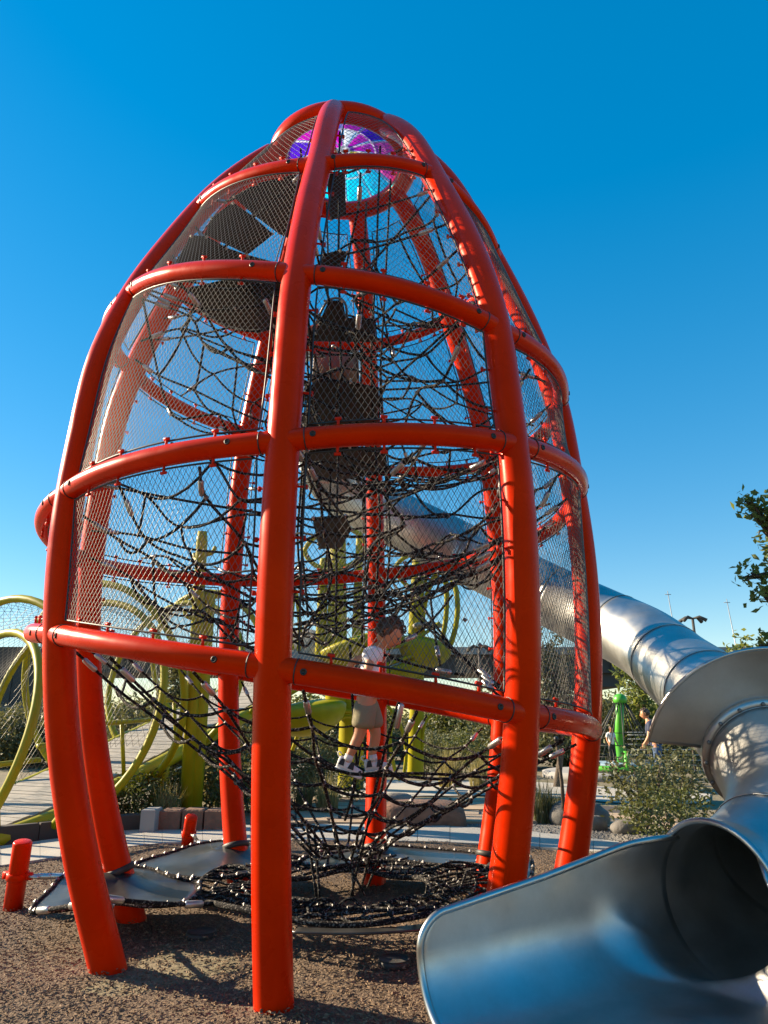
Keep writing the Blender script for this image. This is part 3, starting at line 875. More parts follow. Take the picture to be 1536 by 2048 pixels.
# ================================================================== TUBE SLIDE
slide = thing('tube_slide', 'silver steel tube slide curving down from the tower to an open chute at lower right', 'slide', (2.6, 5.1, 0))
MD = np.array([-.89, -.455, 0]); MD /= np.linalg.norm(MD); MN = np.array([MD[1], -MD[0], 0]); MN = MN if MN[1] > 0 else -MN
MC = np.array([1.70, 3.98, .615])
ctrl = [MC, MC - MD * .22 + [0, 0, .01], (2.20, 4.27, .76), (2.46, 4.55, .93), (2.58, 4.84, 1.12), (2.62, 5.12, 1.29),
        (2.70, 5.6, 1.50), (2.79, 6.2, 1.72), (2.84, 6.9, 1.97), (2.78, 7.55, 2.30), (2.52, 8.15, 2.62), (2.05, 8.58, 2.98),
        (1.30, 8.85, 3.45), (.55, 9.05, 3.90), (-.05, 9.3, 4.28), (-.48, 9.45, 4.58), (-.72, 9.25, 4.78), (-.78, 8.75, 4.95), (-.72, 8.25, 5.08)]
SP = spline(ctrl, 18 * 12)
TR = .38
cuts = [0, 24, 58, 60, 84, 100, 116, 132, 148, 164, 180, 200, len(SP) - 1]
T_, N_, B_ = frames(SP)
for a, b in zip(cuts[:-1], cuts[1:]):
    if b - a < 3: continue
    mb = MB(); seg = 40
    ts = np.arange(seg) * 2 * math.pi / seg
    pts = SP[a:b + 1]; n = len(pts)
    for rr_, flip in ((TR, 0), (TR - .012, 1)):
        V = pts[:, None] + rr_ * (np.cos(ts)[None, :, None] * N_[a:b + 1, None] + np.sin(ts)[None, :, None] * B_[a:b + 1, None])
        i = np.arange(n - 1)[:, None]; j = np.arange(seg)[None]; j2 = (j + 1) % seg
        F = np.stack([i * seg + j, i * seg + j2, (i + 1) * seg + j2, (i + 1) * seg + j], -1).reshape(-1, 4)
        mb.addarr(V, F[:, ::-1] if flip else F)
    for e in (0, n - 1):
        mb.addarr(np.zeros((0, 3)), np.zeros((0, 4), int))
        o0 = e * seg; o1 = n * seg + e * seg
        for j in range(seg): mb.F.append((o0 + j, o0 + (j + 1) % seg, o1 + (j + 1) % seg, o1 + j))
    sec = mb.build('tube_section', M['steel'], slide)
    # seam at the upper end
    mb = MB(); p = SP[b]; tube(mb, [p + (TR + .003) * (math.cos(x) * N_[b] + math.sin(x) * B_[b]) for x in ts], .0035, 6, closed=True)
    mb.build('seam', M['steel_rim'], sec)
# rolled rim at the mouth
mb = MB(); tube(mb, [MC + MD * .012 + (TR + .004) * (math.cos(x) * MN + math.sin(x) * np.array([0, 0, 1.0])) for x in np.linspace(R(40), R(170), 40)], .017, 8); mb.build('mouth_rim', M['steel_rim'], slide)
# bolted flange and half-disc guard plate
fi = 59; fc, fn = SP[fi], T_[fi]
lat = nrm(np.cross(fn, [0, 0, 1.0])); upv = np.cross(lat, fn)
if upv[2] < 0: upv = -upv
mb = MB(); lathe(mb, [(TR, -.03), (TR + .035, -.03), (TR + .035, .03), (TR, .03)], fc, 48, fn); fl = mb.build('flange', M['steel'], slide)
for i in range(16):
    t = 2 * math.pi * i / 16 + .1
    mb = MB(); lathe(mb, [(.014, 0), (.014, .012), (.008, .016)], fc - fn * .03 + (TR + .018) * (math.cos(t) * lat + math.sin(t) * upv), 8, -fn); mb.build('bolt', M['clamp'], fl)
mb = MB(); V = []; F = []; ns_ = 40
for th_ in (-.006, .006):
    for r_ in (TR + .034, .5, .62, .76):
        for t in np.linspace(R(7), R(173), ns_ + 1): V.append(fc + fn * (th_ + .03) + r_ * (math.cos(t) * lat + math.sin(t) * upv))
for s_ in range(2):
    for i in range(3):
        for j in range(ns_):
            o0 = s_ * 4 * (ns_ + 1); q = [o0 + i * (ns_ + 1) + j, o0 + i * (ns_ + 1) + j + 1, o0 + (i + 1) * (ns_ + 1) + j + 1, o0 + (i + 1) * (ns_ + 1) + j]
            F.append(tuple(q if s_ else q[::-1]))
plate = MB().add(V, F).build('guard_plate', M['steel'], slide)
edge = [fc + fn * .03 + .765 * (math.cos(t) * lat + math.sin(t) * upv) for t in np.linspace(R(7), R(173), 44)]
edge = [fc + fn * .03 + (TR + .04) * (math.cos(R(7)) * lat + math.sin(R(7)) * upv)] + edge + [fc + fn * .03 + (TR + .04) * (math.cos(R(173)) * lat + math.sin(R(173)) * upv)]
mb = MB(); tube(mb, edge, .014, 8); mb.build('plate_rim', M['steel_rim'], plate)
# open chute
def chute_pt(i, j):
    # i 0..1 along, j 0..1 from the far rim over the floor to the near rim
    s0 = 1.53
    zr = np.interp(i, [0, .25, .6, 1], [.905, .83, .74, .655]); zf = np.interp(i, [0, 1], [.285, .20])
    zn = zf + .05
    c_ = .30
    if j < .36:
        f_ = j / .36; z = zr + (zf + c_ - zr) * f_; L = TR * (.80 + .2 * min(1, f_ * 1.4)) if i < .2 else TR
        k = min(1, i / .2); L = (TR * (.80 + .2 * min(1, f_ * 1.4))) * (1 - k) + TR * k
    elif j < .66:
        t = (j - .36) / .30 * math.pi / 2; L = TR - c_ + c_ * math.cos(t); z = zf + c_ - c_ * math.sin(t)
    elif j < .86:
        f_ = (j - .66) / .20; L = (TR - c_) + (-.48 - (TR - c_)) * f_; z = zf
    else:
        f_ = (j - .86) / .14; L = -.48 - .12 * math.sin(f_ * math.pi / 2); z = zf + (zn - zf) * (1 - math.cos(f_ * math.pi / 2))
    fe = R(48 - 276 * j)
    w_ = min(1, max(0, (j - .40) / .45)); w_ = w_ * w_ * (3 - 2 * w_); k = min(1, i / (.36 - .24 * w_)); k = k * k * (3 - 2 * k)
    L = L * k + (TR - .013) * math.cos(fe) * (1 - k); z = z * k + (MC[2] + (TR - .013) * math.sin(fe)) * (1 - k)
    hr = max(0, 1 - (zr - z) / .15)
    s1 = s0 - .17 * (1 - math.sqrt(max(0, 1 - hr * hr)))
    return MC + MD * (s1 * i - .03 * (1 - i)) + MN * L * 1.0 + np.array([0, 0, z - MC[2]])
# MN must point to the far side
if np.dot(MN, [0, 1, 0]) < 0: MN = -MN
ni, nj = 36, 64
V = [chute_pt(i / ni, j / nj) for i in range(ni + 1) for j in range(nj + 1)]
F = [(i * (nj + 1) + j, i * (nj + 1) + j + 1, (i + 1) * (nj + 1) + j + 1, (i + 1) * (nj + 1) + j) for i in range(ni) for j in range(nj)]
chute = MB().add(V, F).build('chute', M['steel'], slide)
md = chute.modifiers.new('thick', 'SOLIDIFY'); md.thickness = .012; md.offset = 0
lip = [chute_pt(i / 40, 0) for i in range(40)] + [chute_pt(1, j / 60) for j in range(61)]
mb = MB(); tube(mb, lip, .018, 10); mb.build('chute_rim', M['steel_rim'], chute)
nearrim = [chute_pt(i / 30, 1) for i in range(31)]
mb = MB(); tube(mb, nearrim, .018, 10); mb.build('chute_rim', M['steel_rim'], chute)
# supports under chute and tube
for p, h in ((MC + MD * 1.1 + MN * .1, .21), (MC + MD * .3 - MN * .0, .26)):
    mb = MB(); tube(mb, [(p[0], p[1], -.05), (p[0], p[1], h)], .05, 12); mb.build('support_leg', M['mast'], slide)
for i in (84, 132):
    p = SP[i]; mb = MB(); tube(mb, [(p[0], p[1], -.05), (p[0], p[1], p[2] - TR - .01)], .06, 14); mb.build('support_leg', M['mast'], slide) if i == 999 else None
# entrance hood inside the back of the tower
hc = SP[-1]
mb = MB(); V = []; F = []
for i, (dy, sc_) in enumerate(((.05, 1.0), (-.35, 1.0), (-.72, .96))):
    for t in np.linspace(R(-35), R(215), 30):
        V.append((hc[0] + .5 * sc_ * math.cos(t), hc[1] + dy, hc[2] + .30 + .82 * sc_ * math.sin(t)))
for i in range(2):
    for j in range(29): F.append((i * 30 + j, i * 30 + j + 1, (i + 1) * 30 + j + 1, (i + 1) * 30 + j))
o = MB().add(V, F).build('entrance_hood', M['steel'], slide); o.modifiers.new('thick', 'SOLIDIFY').thickness = .012

# back panel of the entrance: steel, with brown ground reflection painted as tan
V = []; F = []
for i in range(9):
    s_ = i / 8
    for u0, v0, u1, v1 in ((626, 768, 718, 784), (630, 700, 714, 708)):
        V.append(P(u0 + (u1 - u0) * s_, v0 + (v1 - v0) * s_, 8.25 + .35 * math.sin(s_ * math.pi)))
for i in range(8): F.append((2 * i, 2 * i + 2, 2 * i + 3, 2 * i + 1))
o = MB().add(V, F).build('entrance_panel', M['tan'], slide); o.modifiers.new('thick', 'SOLIDIFY').thickness = .015

# ================================================================== ANCHOR POSTS, GROUND CAPS
def anchor(base, top, label):
    base = np.array([base[0], base[1], -.03]); d = nrm(top - base); L = np.linalg.norm(top - base)
    t = thing('anchor_post', label, 'anchor post', (base[0], base[1], 0), 'red anchor posts')
    mb = MB(); tube(mb, [base, base + d * L * .97, base + d * L * .99, base + d * L], [.074, .074, .070, .058], 20); mb.build('post', M['red'], t)
    c = base + d * L * .55
    mb = MB(); lathe(mb, [(.075, -.028), (.086, -.026), (.086, .026), (.075, .028)], c, 22, d); cl = mb.build('clamp_band', M['red'], t)
    tow = nrm([CX - c[0], CY - c[1], 0])
    for s in (1, -1):
        mb = MB(); q = c + tow * .10 * s; box(mb, q - [0, 0, .028], .06, .035, .056, math.atan2(tow[1], tow[0]), .006); mb.build('lug', M['red_small'], cl)
    mb = MB(); tube(mb, spline([c + tow * .12 + [0, .02, 0], c + tow * .19 + [0, .03, 0], c + tow * .20 - [0, .03, 0], c + tow * .12 - [0, .02, 0]], 12), .012, 8); mb.build('shackle', M['ferrule'], cl)
    return c + tow * .2
a1 = anchor(G(24, 1828), P(46, 1682, 5.75), 'red tilted anchor post at the left edge with a shackle holding the membrane')
a2 = anchor(G(372, 1700), P(383, 1634, 8.35), 'small red anchor post between the paved path and the left rear column')
cable(a1, PZ(128, 1752, .3), sag=.0); cable(a2, PZ(400, 1688, .33), sag=.0)
def cap(c, r, label):
    t = thing('drain_cover', label, 'drain cover', (c[0], c[1], bedz(c[0], c[1])), 'black drain covers')
    z = bedz(c[0], c[1])
    mb = MB(); lathe(mb, [(r * 1.04, -.03), (r * 1.04, .012), (r, .02), (r * .9, .022), (r * .88, .017), (r * .2, .019)], (c[0], c[1], z + .012), 30); mb.build('lid', M['capdisc'], t)
    mb = MB(); tube(mb, [(c[0] + r * .96 * math.cos(x), c[1] + r * .96 * math.sin(x), z + .034) for x in np.linspace(0, 6.283, 32, endpoint=False)], .005, 6, closed=True); mb.build('rim', M['bolt'], t)
cap(G(402, 1880), .105, 'round black drain cover in the wood chips left of the front column')
cap(G(788, 1942), .10, 'round black drain cover half in shade beside the slide chute')

# ================================================================== PEOPLE
def skin(name, J, E, mat_, parent, sub=2, root=None):
    "one continuous surface grown over the joints J {name: (x,y,z,r)}"
    keys = list(J); ix = {k: i for i, k in enumerate(keys)}
    me = bpy.data.meshes.new(name)
    me.from_pydata([J[k][:3] for k in keys], [(ix[a], ix[b]) for a, b in E], [])
    o = bpy.data.objects.new(name, me); col.objects.link(o)
    sk = o.modifiers.new('Skin', 'SKIN'); sk.use_smooth_shade = True
    for k in keys:
        v = me.skin_vertices[0].data[ix[k]]; r_ = J[k][3]
        v.radius = r_ if isinstance(r_, tuple) else (r_, r_)
        v.use_root = (k == root)
    ss = o.modifiers.new('Sub', 'SUBSURF'); ss.levels = sub; ss.render_levels = sub
    bpy.context.view_layer.update()
    dg = bpy.context.evaluated_depsgraph_get()
    m2 = bpy.data.meshes.new_from_object(o.evaluated_get(dg))
    bpy.data.objects.remove(o); bpy.data.meshes.remove(me)
    m2.name = name; m2.materials.clear(); m2.materials.append(mat_)
    m2.polygons.foreach_set('use_smooth', [True] * len(m2.polygons))
    return put(name, m2, parent)

def hand(J, E, wrist, d, side, s, curl=.6):
    "palm and five bent fingers; d points along the forearm, side to the thumb"
    d = nrm(d); side = nrm(np.asarray(side) - d * np.dot(side, d)); nn = np.cross(d, side)
    w_ = np.array(J[wrist][:3]); pc = w_ + d * .045 * s
    J[wrist + 'p'] = (*pc, .017 * s); E.append((wrist, wrist + 'p'))
    for i, (o_, L) in enumerate(((.022, .036), (.0075, .042), (-.0075, .039), (-.021, .030))):
        b = pc + side * o_ * s + d * .018 * s; m_ = b + (d * math.cos(curl * .5) - nn * math.sin(curl * .5)) * L * .55 * s
        e = m_ + (d * math.cos(curl * 1.7) - nn * math.sin(curl * 1.7)) * L * .5 * s
        for t_, q, r_ in (('a', b, .0075), ('b', m_, .0065), ('c', e, .005)): J[f'{wrist}{i}{t_}'] = (*q, r_ * s)
        E.extend([(wrist + 'p', f'{wrist}{i}a'), (f'{wrist}{i}a', f'{wrist}{i}b'), (f'{wrist}{i}b', f'{wrist}{i}c')])
    b = w_ + d * .02 * s + side * .02 * s; e = b + (side * .8 + d * .6 - nn * .3) * .028 * s
    J[wrist + 'ta'] = (*b, .009 * s); J[wrist + 'tb'] = (*e, .0065 * s)
    E.extend([(wrist, wrist + 'ta'), (wrist + 'ta', wrist + 'tb')])

# --- the climbing child (facing right, head bowed)
K0 = P(703, 1548, 4.76)             # under the feet, on the foot rope
kid = thing('person', 'child in pale lilac t-shirt and khaki shorts standing on the net ropes', 'person', K0)
def kp(x, z, y=0): return (K0[0] + x, K0[1] + y, K0[2] + z)
J = {'pel': (*kp(.10, .50), .082), 'bel': (*kp(.115, .60), .080), 'che': (*kp(.145, .74), .082), 'sho': (*kp(.165, .815), .060), 'nek': (*kp(.195, .862), .034), 'hd0': (*kp(.222, .905), .036),
     'hL': (*kp(.09, .455, .055), .070), 'hR': (*kp(.10, .455, -.055), .070),
     'kL': (*kp(.165, .265, .06), .042), 'kR': (*kp(.058, .265, -.06), .043), 'cL': (*kp(.150, .18, .06), .038), 'cR': (*kp(.02, .185, -.06), .039), 'aL': (*kp(.128, .095, .06), .025), 'aR': (*kp(-.022, .105, -.06), .025), 'fL': (*kp(.135, .05, .06), .026), 'fR': (*kp(-.03, .06, -.06), .026),
     'sR': (*kp(.135, .795, -.10), .042), 'eR': (*kp(.105, .655, -.155), .030), 'mR': (*kp(.165, .61, -.165), .027), 'wR': (*kp(.235, .575, -.16), .019),
     'sL': (*kp(.135, .795, .10), .042), 'eL': (*kp(-.015, .76, .15), .030), 'mL': (*kp(-.03, .70, .165), .025), 'wL': (*kp(-.01, .63, .175), .019)}
E = [('pel', 'bel'), ('bel', 'che'), ('che', 'sho'), ('sho', 'nek'), ('nek', 'hd0'), ('pel', 'hL'), ('pel', 'hR'), ('hL', 'kL'), ('hR', 'kR'), ('kL', 'cL'), ('kR', 'cR'), ('cL', 'aL'), ('cR', 'aR'), ('aL', 'fL'), ('aR', 'fR'),
     ('sho', 'sR'), ('sR', 'eR'), ('eR', 'mR'), ('mR', 'wR'), ('sho', 'sL'), ('sL', 'eL'), ('eL', 'mL'), ('mL', 'wL')]
hand(J, E, 'wR', np.array([.9, .1, -.3]), (0, 0.2, 1), .95); hand(J, E, 'wL', np.array([.3, .1, -.9]), (1, 0, 0), .95)
body = skin('body', J, E, M['skin'], kid, 2, 'pel')
J = {'hem': (*kp(.10, .515), (.100, .096)), 'bel': (*kp(.112, .60), (.098, .092)), 'che': (*kp(.143, .735), (.100, .092)), 'sho': (*kp(.163, .812), (.076, .064)), 'nek': (*kp(.178, .846), (.046, .046)),
     'sR': (*kp(.135, .795, -.10), .060), 'tR': (*kp(.118, .715, -.128), .056), 'sL': (*kp(.135, .795, .10), .060), 'tL': (*kp(.06, .78, .125), .054)}
skin('shirt', J, [('hem', 'bel'), ('bel', 'che'), ('che', 'sho'), ('sho', 'nek'), ('sho', 'sR'), ('sR', 'tR'), ('sho', 'sL'), ('sL', 'tL')], M['shirt'], kid, 2, 'bel')
J = {'wst': (*kp(.10, .53), (.092, .092)), 'pel': (*kp(.095, .475), (.100, .100)), 'hL': (*kp(.10, .44, .055), .088), 'hR': (*kp(.09, .44, -.055), .088), 'tL': (*kp(.138, .345, .06), .086), 'tR': (*kp(.080, .345, -.062), .087), 'uL': (*kp(.142, .285, .06), .090), 'uR': (*kp(.074, .285, -.062), .091)}
skin('shorts', J, [('wst', 'pel'), ('pel', 'hL'), ('pel', 'hR'), ('hL', 'tL'), ('hR', 'tR'), ('tL', 'uL'), ('tR', 'uR')], M['shorts'], kid, 2, 'pel')
def shoe(ankle, d, pitch, s=1.0):
    d = nrm(d); up = np.array([0, 0, 1.0]); f_ = nrm(d * math.cos(pitch) + up * math.sin(pitch)); u2 = nrm(up - f_ * np.dot(up, f_)); sd_ = np.cross(f_, u2)
    a = np.asarray(ankle)
    def q(x, y, z): return a + f_ * x * s + sd_ * y * s + u2 * z * s
    V = []; F = []
    prof_ = [(-.062, .020, .055), (-.055, .030, .07), (-.02, .033, .065), (.03, .034, .042), (.075, .038, .030), (.105, .033, .024), (.122, .018, .018)]
    for x, wd, h in prof_:
        V += [q(x, -wd, -.058), q(x, wd, -.058), q(x, wd, -.03), q(x, wd * .62, -.04 + h), q(x, -wd * .62, -.04 + h), q(x, -wd, -.03)]
    for i in range(len(prof_) - 1):
        for k in range(6): F.append((i * 6 + k, i * 6 + (k + 1) % 6, i * 6 + 6 + (k + 1) % 6, i * 6 + 6 + k))
    F += [tuple(range(6))[::-1], tuple(len(prof_) * 6 - 6 + k for k in range(6))]
    sh = MB().add(V, F).build('shoe', M['white'], kid)
    mdf = sh.modifiers.new('sub', 'SUBSURF'); mdf.levels = 1; mdf.render_levels = 1
    V = []; F = []
    for x, wd in [(-.066, .022), (-.05, .035), (0, .036), (.05, .038), (.085, .042), (.112, .034), (.128, .016)]:
        V += [q(x, -wd, -.074), q(x, wd, -.074), q(x, wd, -.054), q(x, -wd, -.054)]
    for i in range(6):
        for k in range(4): F.append((i * 4 + k, i * 4 + (k + 1) % 4, i * 4 + 4 + (k + 1) % 4, i * 4 + 4 + k))
    F += [(3, 2, 1, 0), (24, 25, 26, 27)]
    MB().add(V, F).build('sole', M['white'], sh)
    for (x0, x1, z0, z1) in ((-.05, -.01, -.03, .012), (.018, .06, -.035, .008), (.092, .118, -.04, -.02)):
        for sg in (1, -1):
            MB().add([q(x0, sg * .0365, z0), q(x1, sg * .039, z0), q(x1 - .004, sg * .031, z1), q(x0 + .012, sg * .031, z1)], [(0, 1, 2, 3)]).build('patch', M['black'], sh)
    mb = MB(); lathe(mb, [(.030, -.02), (.032, .0), (.030, .022)], a + u2 * .025 * s, 12, u2); mb.build('sock', M['white'], sh)
    if s > .9:
        mb = MB(); tube(mb, spline([q(-.058, 0, .01), q(-.078, 0, .03), q(-.07, 0, .045), q(-.052, 0, .035)], 10), .004, 6); mb.build('heel_loop', M['white'], sh)
shoe(kp(-.028, .082, -.06), (1, -.06, 0), -.34); shoe(kp(.145, .075, .06), (1, .05, 0), .12)

def head(c, d, pitch, s, parent, hairmat, curly=True, seed=1):
    "head with face; d is the facing direction in plan, pitch < 0 looks down"
    d = nrm([d[0], d[1], 0]); up = np.array([0, 0, 1.0])
    f_ = d * math.cos(pitch) + up * math.sin(pitch); u2 = nrm(up - f_ * np.dot(up, f_)); sd_ = np.cross(f_, u2); c = np.asarray(c)
    W = lambda x, y, z: c + s * (f_ * x + sd_ * y + u2 * z)
    mb = MB(); sphere(mb, (0, 0, 0), 1, 28, 20); V = mb.V[0].copy()
    x, y, z = V[:, 0] * .098, V[:, 1] * .078, V[:, 2] * .112
    front = np.clip(V[:, 0], 0, 1)
    x = x - .012 * front * np.clip(V[:, 2], 0, 1)                       # brow slopes back
    y = y * (1 - .25 * np.clip(-V[:, 2], 0, 1)); x = x * (1 - .10 * np.clip(-V[:, 2] - .3, 0, 1))
    nose = np.exp(-((V[:, 1] / .13) ** 2 + ((V[:, 2] + .12) / .16) ** 2)) * (V[:, 0] > 0); x = x + .022 * nose
    eye = np.exp(-(((np.abs(V[:, 1]) - .38) / .14) ** 2 + ((V[:, 2] - .06) / .12) ** 2)) * (V[:, 0] > 0); x = x - .008 * eye
    lips = np.exp(-((V[:, 1] / .22) ** 2 + ((V[:, 2] + .50) / .07) ** 2)) * (V[:, 0] > 0); x = x + .006 * lips
    chin = np.exp(-((V[:, 1] / .3) ** 2 + ((V[:, 2] + .82) / .14) ** 2)) * (V[:, 0] > 0); x = x + .012 * chin
    mb.V[0] = np.array([W(a, b, e) for a, b, e in zip(x, y, z)])
    hd = mb.build('head', M['skin'], parent)
    for sg in (1, -1):
        m_ = MB(); sphere(m_, W(.079, sg * .031, .008), .011 * s, 8, 6); m_.build('eye', M['black'], hd)
        m_ = MB(); tube(m_, spline([W(-.005, sg * .076, .015), W(-.018, sg * .088, .022), W(-.022, sg * .086, -.005), W(-.008, sg * .077, -.022)], 12), .007 * s, 6); m_.build('ear', M['skin'], hd)
    m_ = MB(); tube(m_, spline([W(.083, -.024, -.058), W(.0905, 0, -.055), W(.083, .024, -.058)], 8), .0045 * s, 6); m_.build('mouth', mat('lips', (.42, .16, .13), .5) if 'lips' not in bpy.data.materials else bpy.data.materials['lips'], hd)
    rgh = np.random.default_rng(seed); m_ = MB()
    sphere(m_, (0, 0, 0), 1, 24, 16); V = m_.V[0]
    keep = V.copy(); hx = keep[:, 0] * .104 - .010; hy = keep[:, 1] * .090; hz = keep[:, 2] * .112 + .016
    face = (keep[:, 0] > .25) & (keep[:, 2] < .42)
    hx = np.where(face, hx * .55, hx); hz = np.where(keep[:, 2] < -.45, -.055, hz); hx = np.where((keep[:, 2] < -.3) & (keep[:, 0] > -.1), -.01, hx)
    m_.V[0] = np.array([W(a, b, e) for a, b, e in zip(hx, hy, hz)])
    for i in range(150 if curly else 70):
        v = nrm(rgh.normal(size=3))
        if v[0] > .2 and v[2] < .45: continue
        if v[2] < -.4: continue
        b = W(v[0] * .104 - .010, v[1] * .09, v[2] * .112 + .016)
        if curly:
            ax = nrm(rgh.normal(size=3)); ref = nrm(np.cross(ax, [.3, .5, .8])); r3 = np.cross(ax, ref); rad = (.010 + .008 * rgh.random()) * s
            n3 = 9; pts = [b + rad * (math.cos(k * .75) * ref + math.sin(k * .75) * r3) + ax * k * .0022 * s for k in range(n3)]
            tube(m_, pts, .0055 * s, 5)
        else: sphere(m_, b, .016 * s, 6, 4)
    m_.build('hair', hairmat, hd)
head(kp(.262, .945), (1, -.22), -.66, .94, kid, M['hair'], True, 4)

# ================================================================== FOLIAGE TOOLS
def leaves(n, shape, size, seed, clump=14, elong=2.0, spread=1.1):
    "leaf faces gathered in clumps; shape(rng) gives a point inside the crown"
    rg = np.random.default_rng(seed)
    nc = max(4, n // clump)
    cen = np.array([shape(rg) for _ in range(nc)])
    idx = rg.integers(0, nc, n)
    c = cen[idx] + np.clip(rg.normal(size=(n, 3)), -1.6, 1.6) * size * spread
    d = rg.normal(size=(n, 3)); d[:, 2] = d[:, 2] * .7 + .15; d /= np.linalg.norm(d, axis=1)[:, None]
    s = np.cross(d, rg.normal(size=(n, 3))); s /= np.linalg.norm(s, axis=1)[:, None] + 1e-9
    nn = np.cross(d, s)
    L = size * (.6 + .8 * rg.random(n))[:, None]; W = L / elong
    V = np.stack([c - d * L * .5, c + s * W * .5 + nn * W * .12, c + d * L * .5, c - s * W * .5 + nn * W * .12], 1)
    F = (np.arange(n)[:, None] * 4 + np.arange(4)[None])
    mb = MB(); mb.addarr(V, F); return mb, cen
def ell(rx, ry, rz, cz, lo=.35):
    def f(rg):
        v = nrm(rg.normal(size=3)) * (lo + (1 - lo) * rg.random() ** .6)
        return np.array([v[0] * rx, v[1] * ry, cz + v[2] * rz])
    return f
def blades(n, r, h, seed, wd=.006, lean=.35):
    rg = np.random.default_rng(seed); V = []; F = []
    for i in range(n):
        a = rg.random() * 6.28; b = np.array([math.cos(a), math.sin(a), 0]) * r * math.sqrt(rg.random()) * .5
        t = rg.random() * 6.28; ln = lean * rg.random(); hh = h * (.55 + .5 * rg.random()); o = np.array([math.cos(t), math.sin(t), 0])
        s = np.array([-math.sin(t), math.cos(t), 0]) * wd
        p1 = b + o * ln * hh * .3 + [0, 0, hh * .55]; p2 = b + o * ln * hh + [0, 0, hh * (1 - .25 * ln)]
        k = len(V); V += [b - s, b + s, p1 + s * .8, p1 - s * .8, p2]; F += [(k, k + 1, k + 2, k + 3), (k + 3, k + 2, k + 4)]
    return MB().add(V, F)
def branchy(c, h, n, seed, r0=.03, spread=.5):
    rg = np.random.default_rng(seed); mb = MB()
    for i in range(n):
        a = rg.random() * 6.28; p = [np.array([0, 0, -.05]), np.array([.25 * spread * math.cos(a) * h, .25 * spread * math.sin(a) * h, h * .4]), np.array([spread * math.cos(a) * h * .6, spread * math.sin(a) * h * .6, h * (.75 + .2 * rg.random())])]
        q = spline(p, 8); tube(mb, q, np.linspace(r0, r0 * .3, len(q)), 6)
    return mb
def plant(name, label, cat, loc, crown_me, stem_me, group=None, rz=0., s=1.):
    t = thing(name, label, cat, loc, group)
    t.rotation_euler = (0, 0, rz); t.scale = (s, s, s)
    for nm, me in (('foliage', crown_me), ('stem', stem_me)):
        if me is None: continue
        o = bpy.data.objects.new(nm, me); col.objects.link(o); o.parent = t
    return t

# shrub kinds (shared meshes)
mb, _ = leaves(1500, ell(.55, .55, .62, .66, .15), .082, 41, 9); SH_A = mb.mesh('shrub_foliage', M['leaf_b'], False)
ST_A = branchy(None, 1.1, 9, 4, .02, .6).mesh('shrub_stem', M['bark'])
mb, _ = leaves(1600, ell(.6, .6, .36, .36), .06, 42, 10); SH_B = mb.mesh('low_shrub_foliage', M['leaf_a'], False)
ST_B = branchy(None, .5, 7, 5, .012, .9).mesh('low_shrub_stem', M['bark'])
mb, _ = leaves(3400, ell(1.5, 1.5, 1.15, 1.2), .17, 43, 12); SH_C = mb.mesh('big_bush_foliage', M['leaf_a'], False)
mb, _ = leaves(3400, ell(1.5, 1.5, 1.15, 1.2), .17, 44, 12); SH_D = mb.mesh('big_bush_foliage', M['leaf_b'], False)
ST_C = branchy(None, 2, 6, 6, .05, .7).mesh('big_bush_stem', M['bark'])
GR = [blades(230, .38, .75, 50, .006, .6).mesh('grass_blades', M['grass'], False), blades(200, .3, .62, 51, .006, .45).mesh('grass_blades', M['leaf_b'], False)]

def gl(u, v): p = G(u, v); return (p[0], p[1], 0.0)
# big leafy shrub in front of the slide neck
plant('leafy_shrub', 'large loose grey-green shrub growing left of the slide neck', 'shrub', gl(1290, 1668), SH_A, ST_A, None, .4, .92)
plant('leafy_shrub', 'grey-green shrub directly behind the slide neck under the guard plate', 'shrub', gl(1360, 1640), SH_A, ST_A, None, 2.1, .95)
plant('leafy_shrub', 'smaller grey-green shrub at the foot of the slide tube by the path', 'shrub', gl(1345, 1690), SH_B, ST_B, None, 1.1, .95)
# planting left of the tower, between path and yellow ramp
k = 0
for (u, v, me, st, s, lab) in [(255, 1652, SH_B, ST_B, 1.0, 'low dark green shrub beside the left red column, nearest the kerb'),
                     (300, 1640, SH_B, ST_B, 1.1, 'low green shrub behind the grey end of the stone bench'),
                     (345, 1628, SH_A, ST_A, .8, 'upright leafy shrub in front of the leaning yellow post'),
                     (410, 1630, SH_B, ST_B, 1.25, 'low green shrub behind the brown stone bench'),
                     (455, 1622, SH_A, ST_A, .85, 'leafy shrub directly left of the rear left red column'),
                     (500, 1626, SH_B, ST_B, 1.2, 'low green shrub between rear left column and front column'),
                     (618, 1610, SH_A, ST_A, .85, 'leafy shrub just right of the front column behind the net'),
                     (665, 1604, SH_B, ST_B, 1.2, 'low dark shrub below the child behind the funnel net'),
                     (850, 1560, SH_A, ST_A, 1.0, 'leafy shrub right of the rear column beyond the flagstones'),
                     (925, 1552, SH_B, ST_B, 1.6, 'broad low shrub beyond the second walkway'),
                     (640, 1560, SH_A, ST_A, 1.3, 'tall shrub below the large yellow pod')]:
    plant('garden_shrub', lab, 'shrub', gl(u, v), me, st, None, k * 1.3, s); k += 1
k = 0
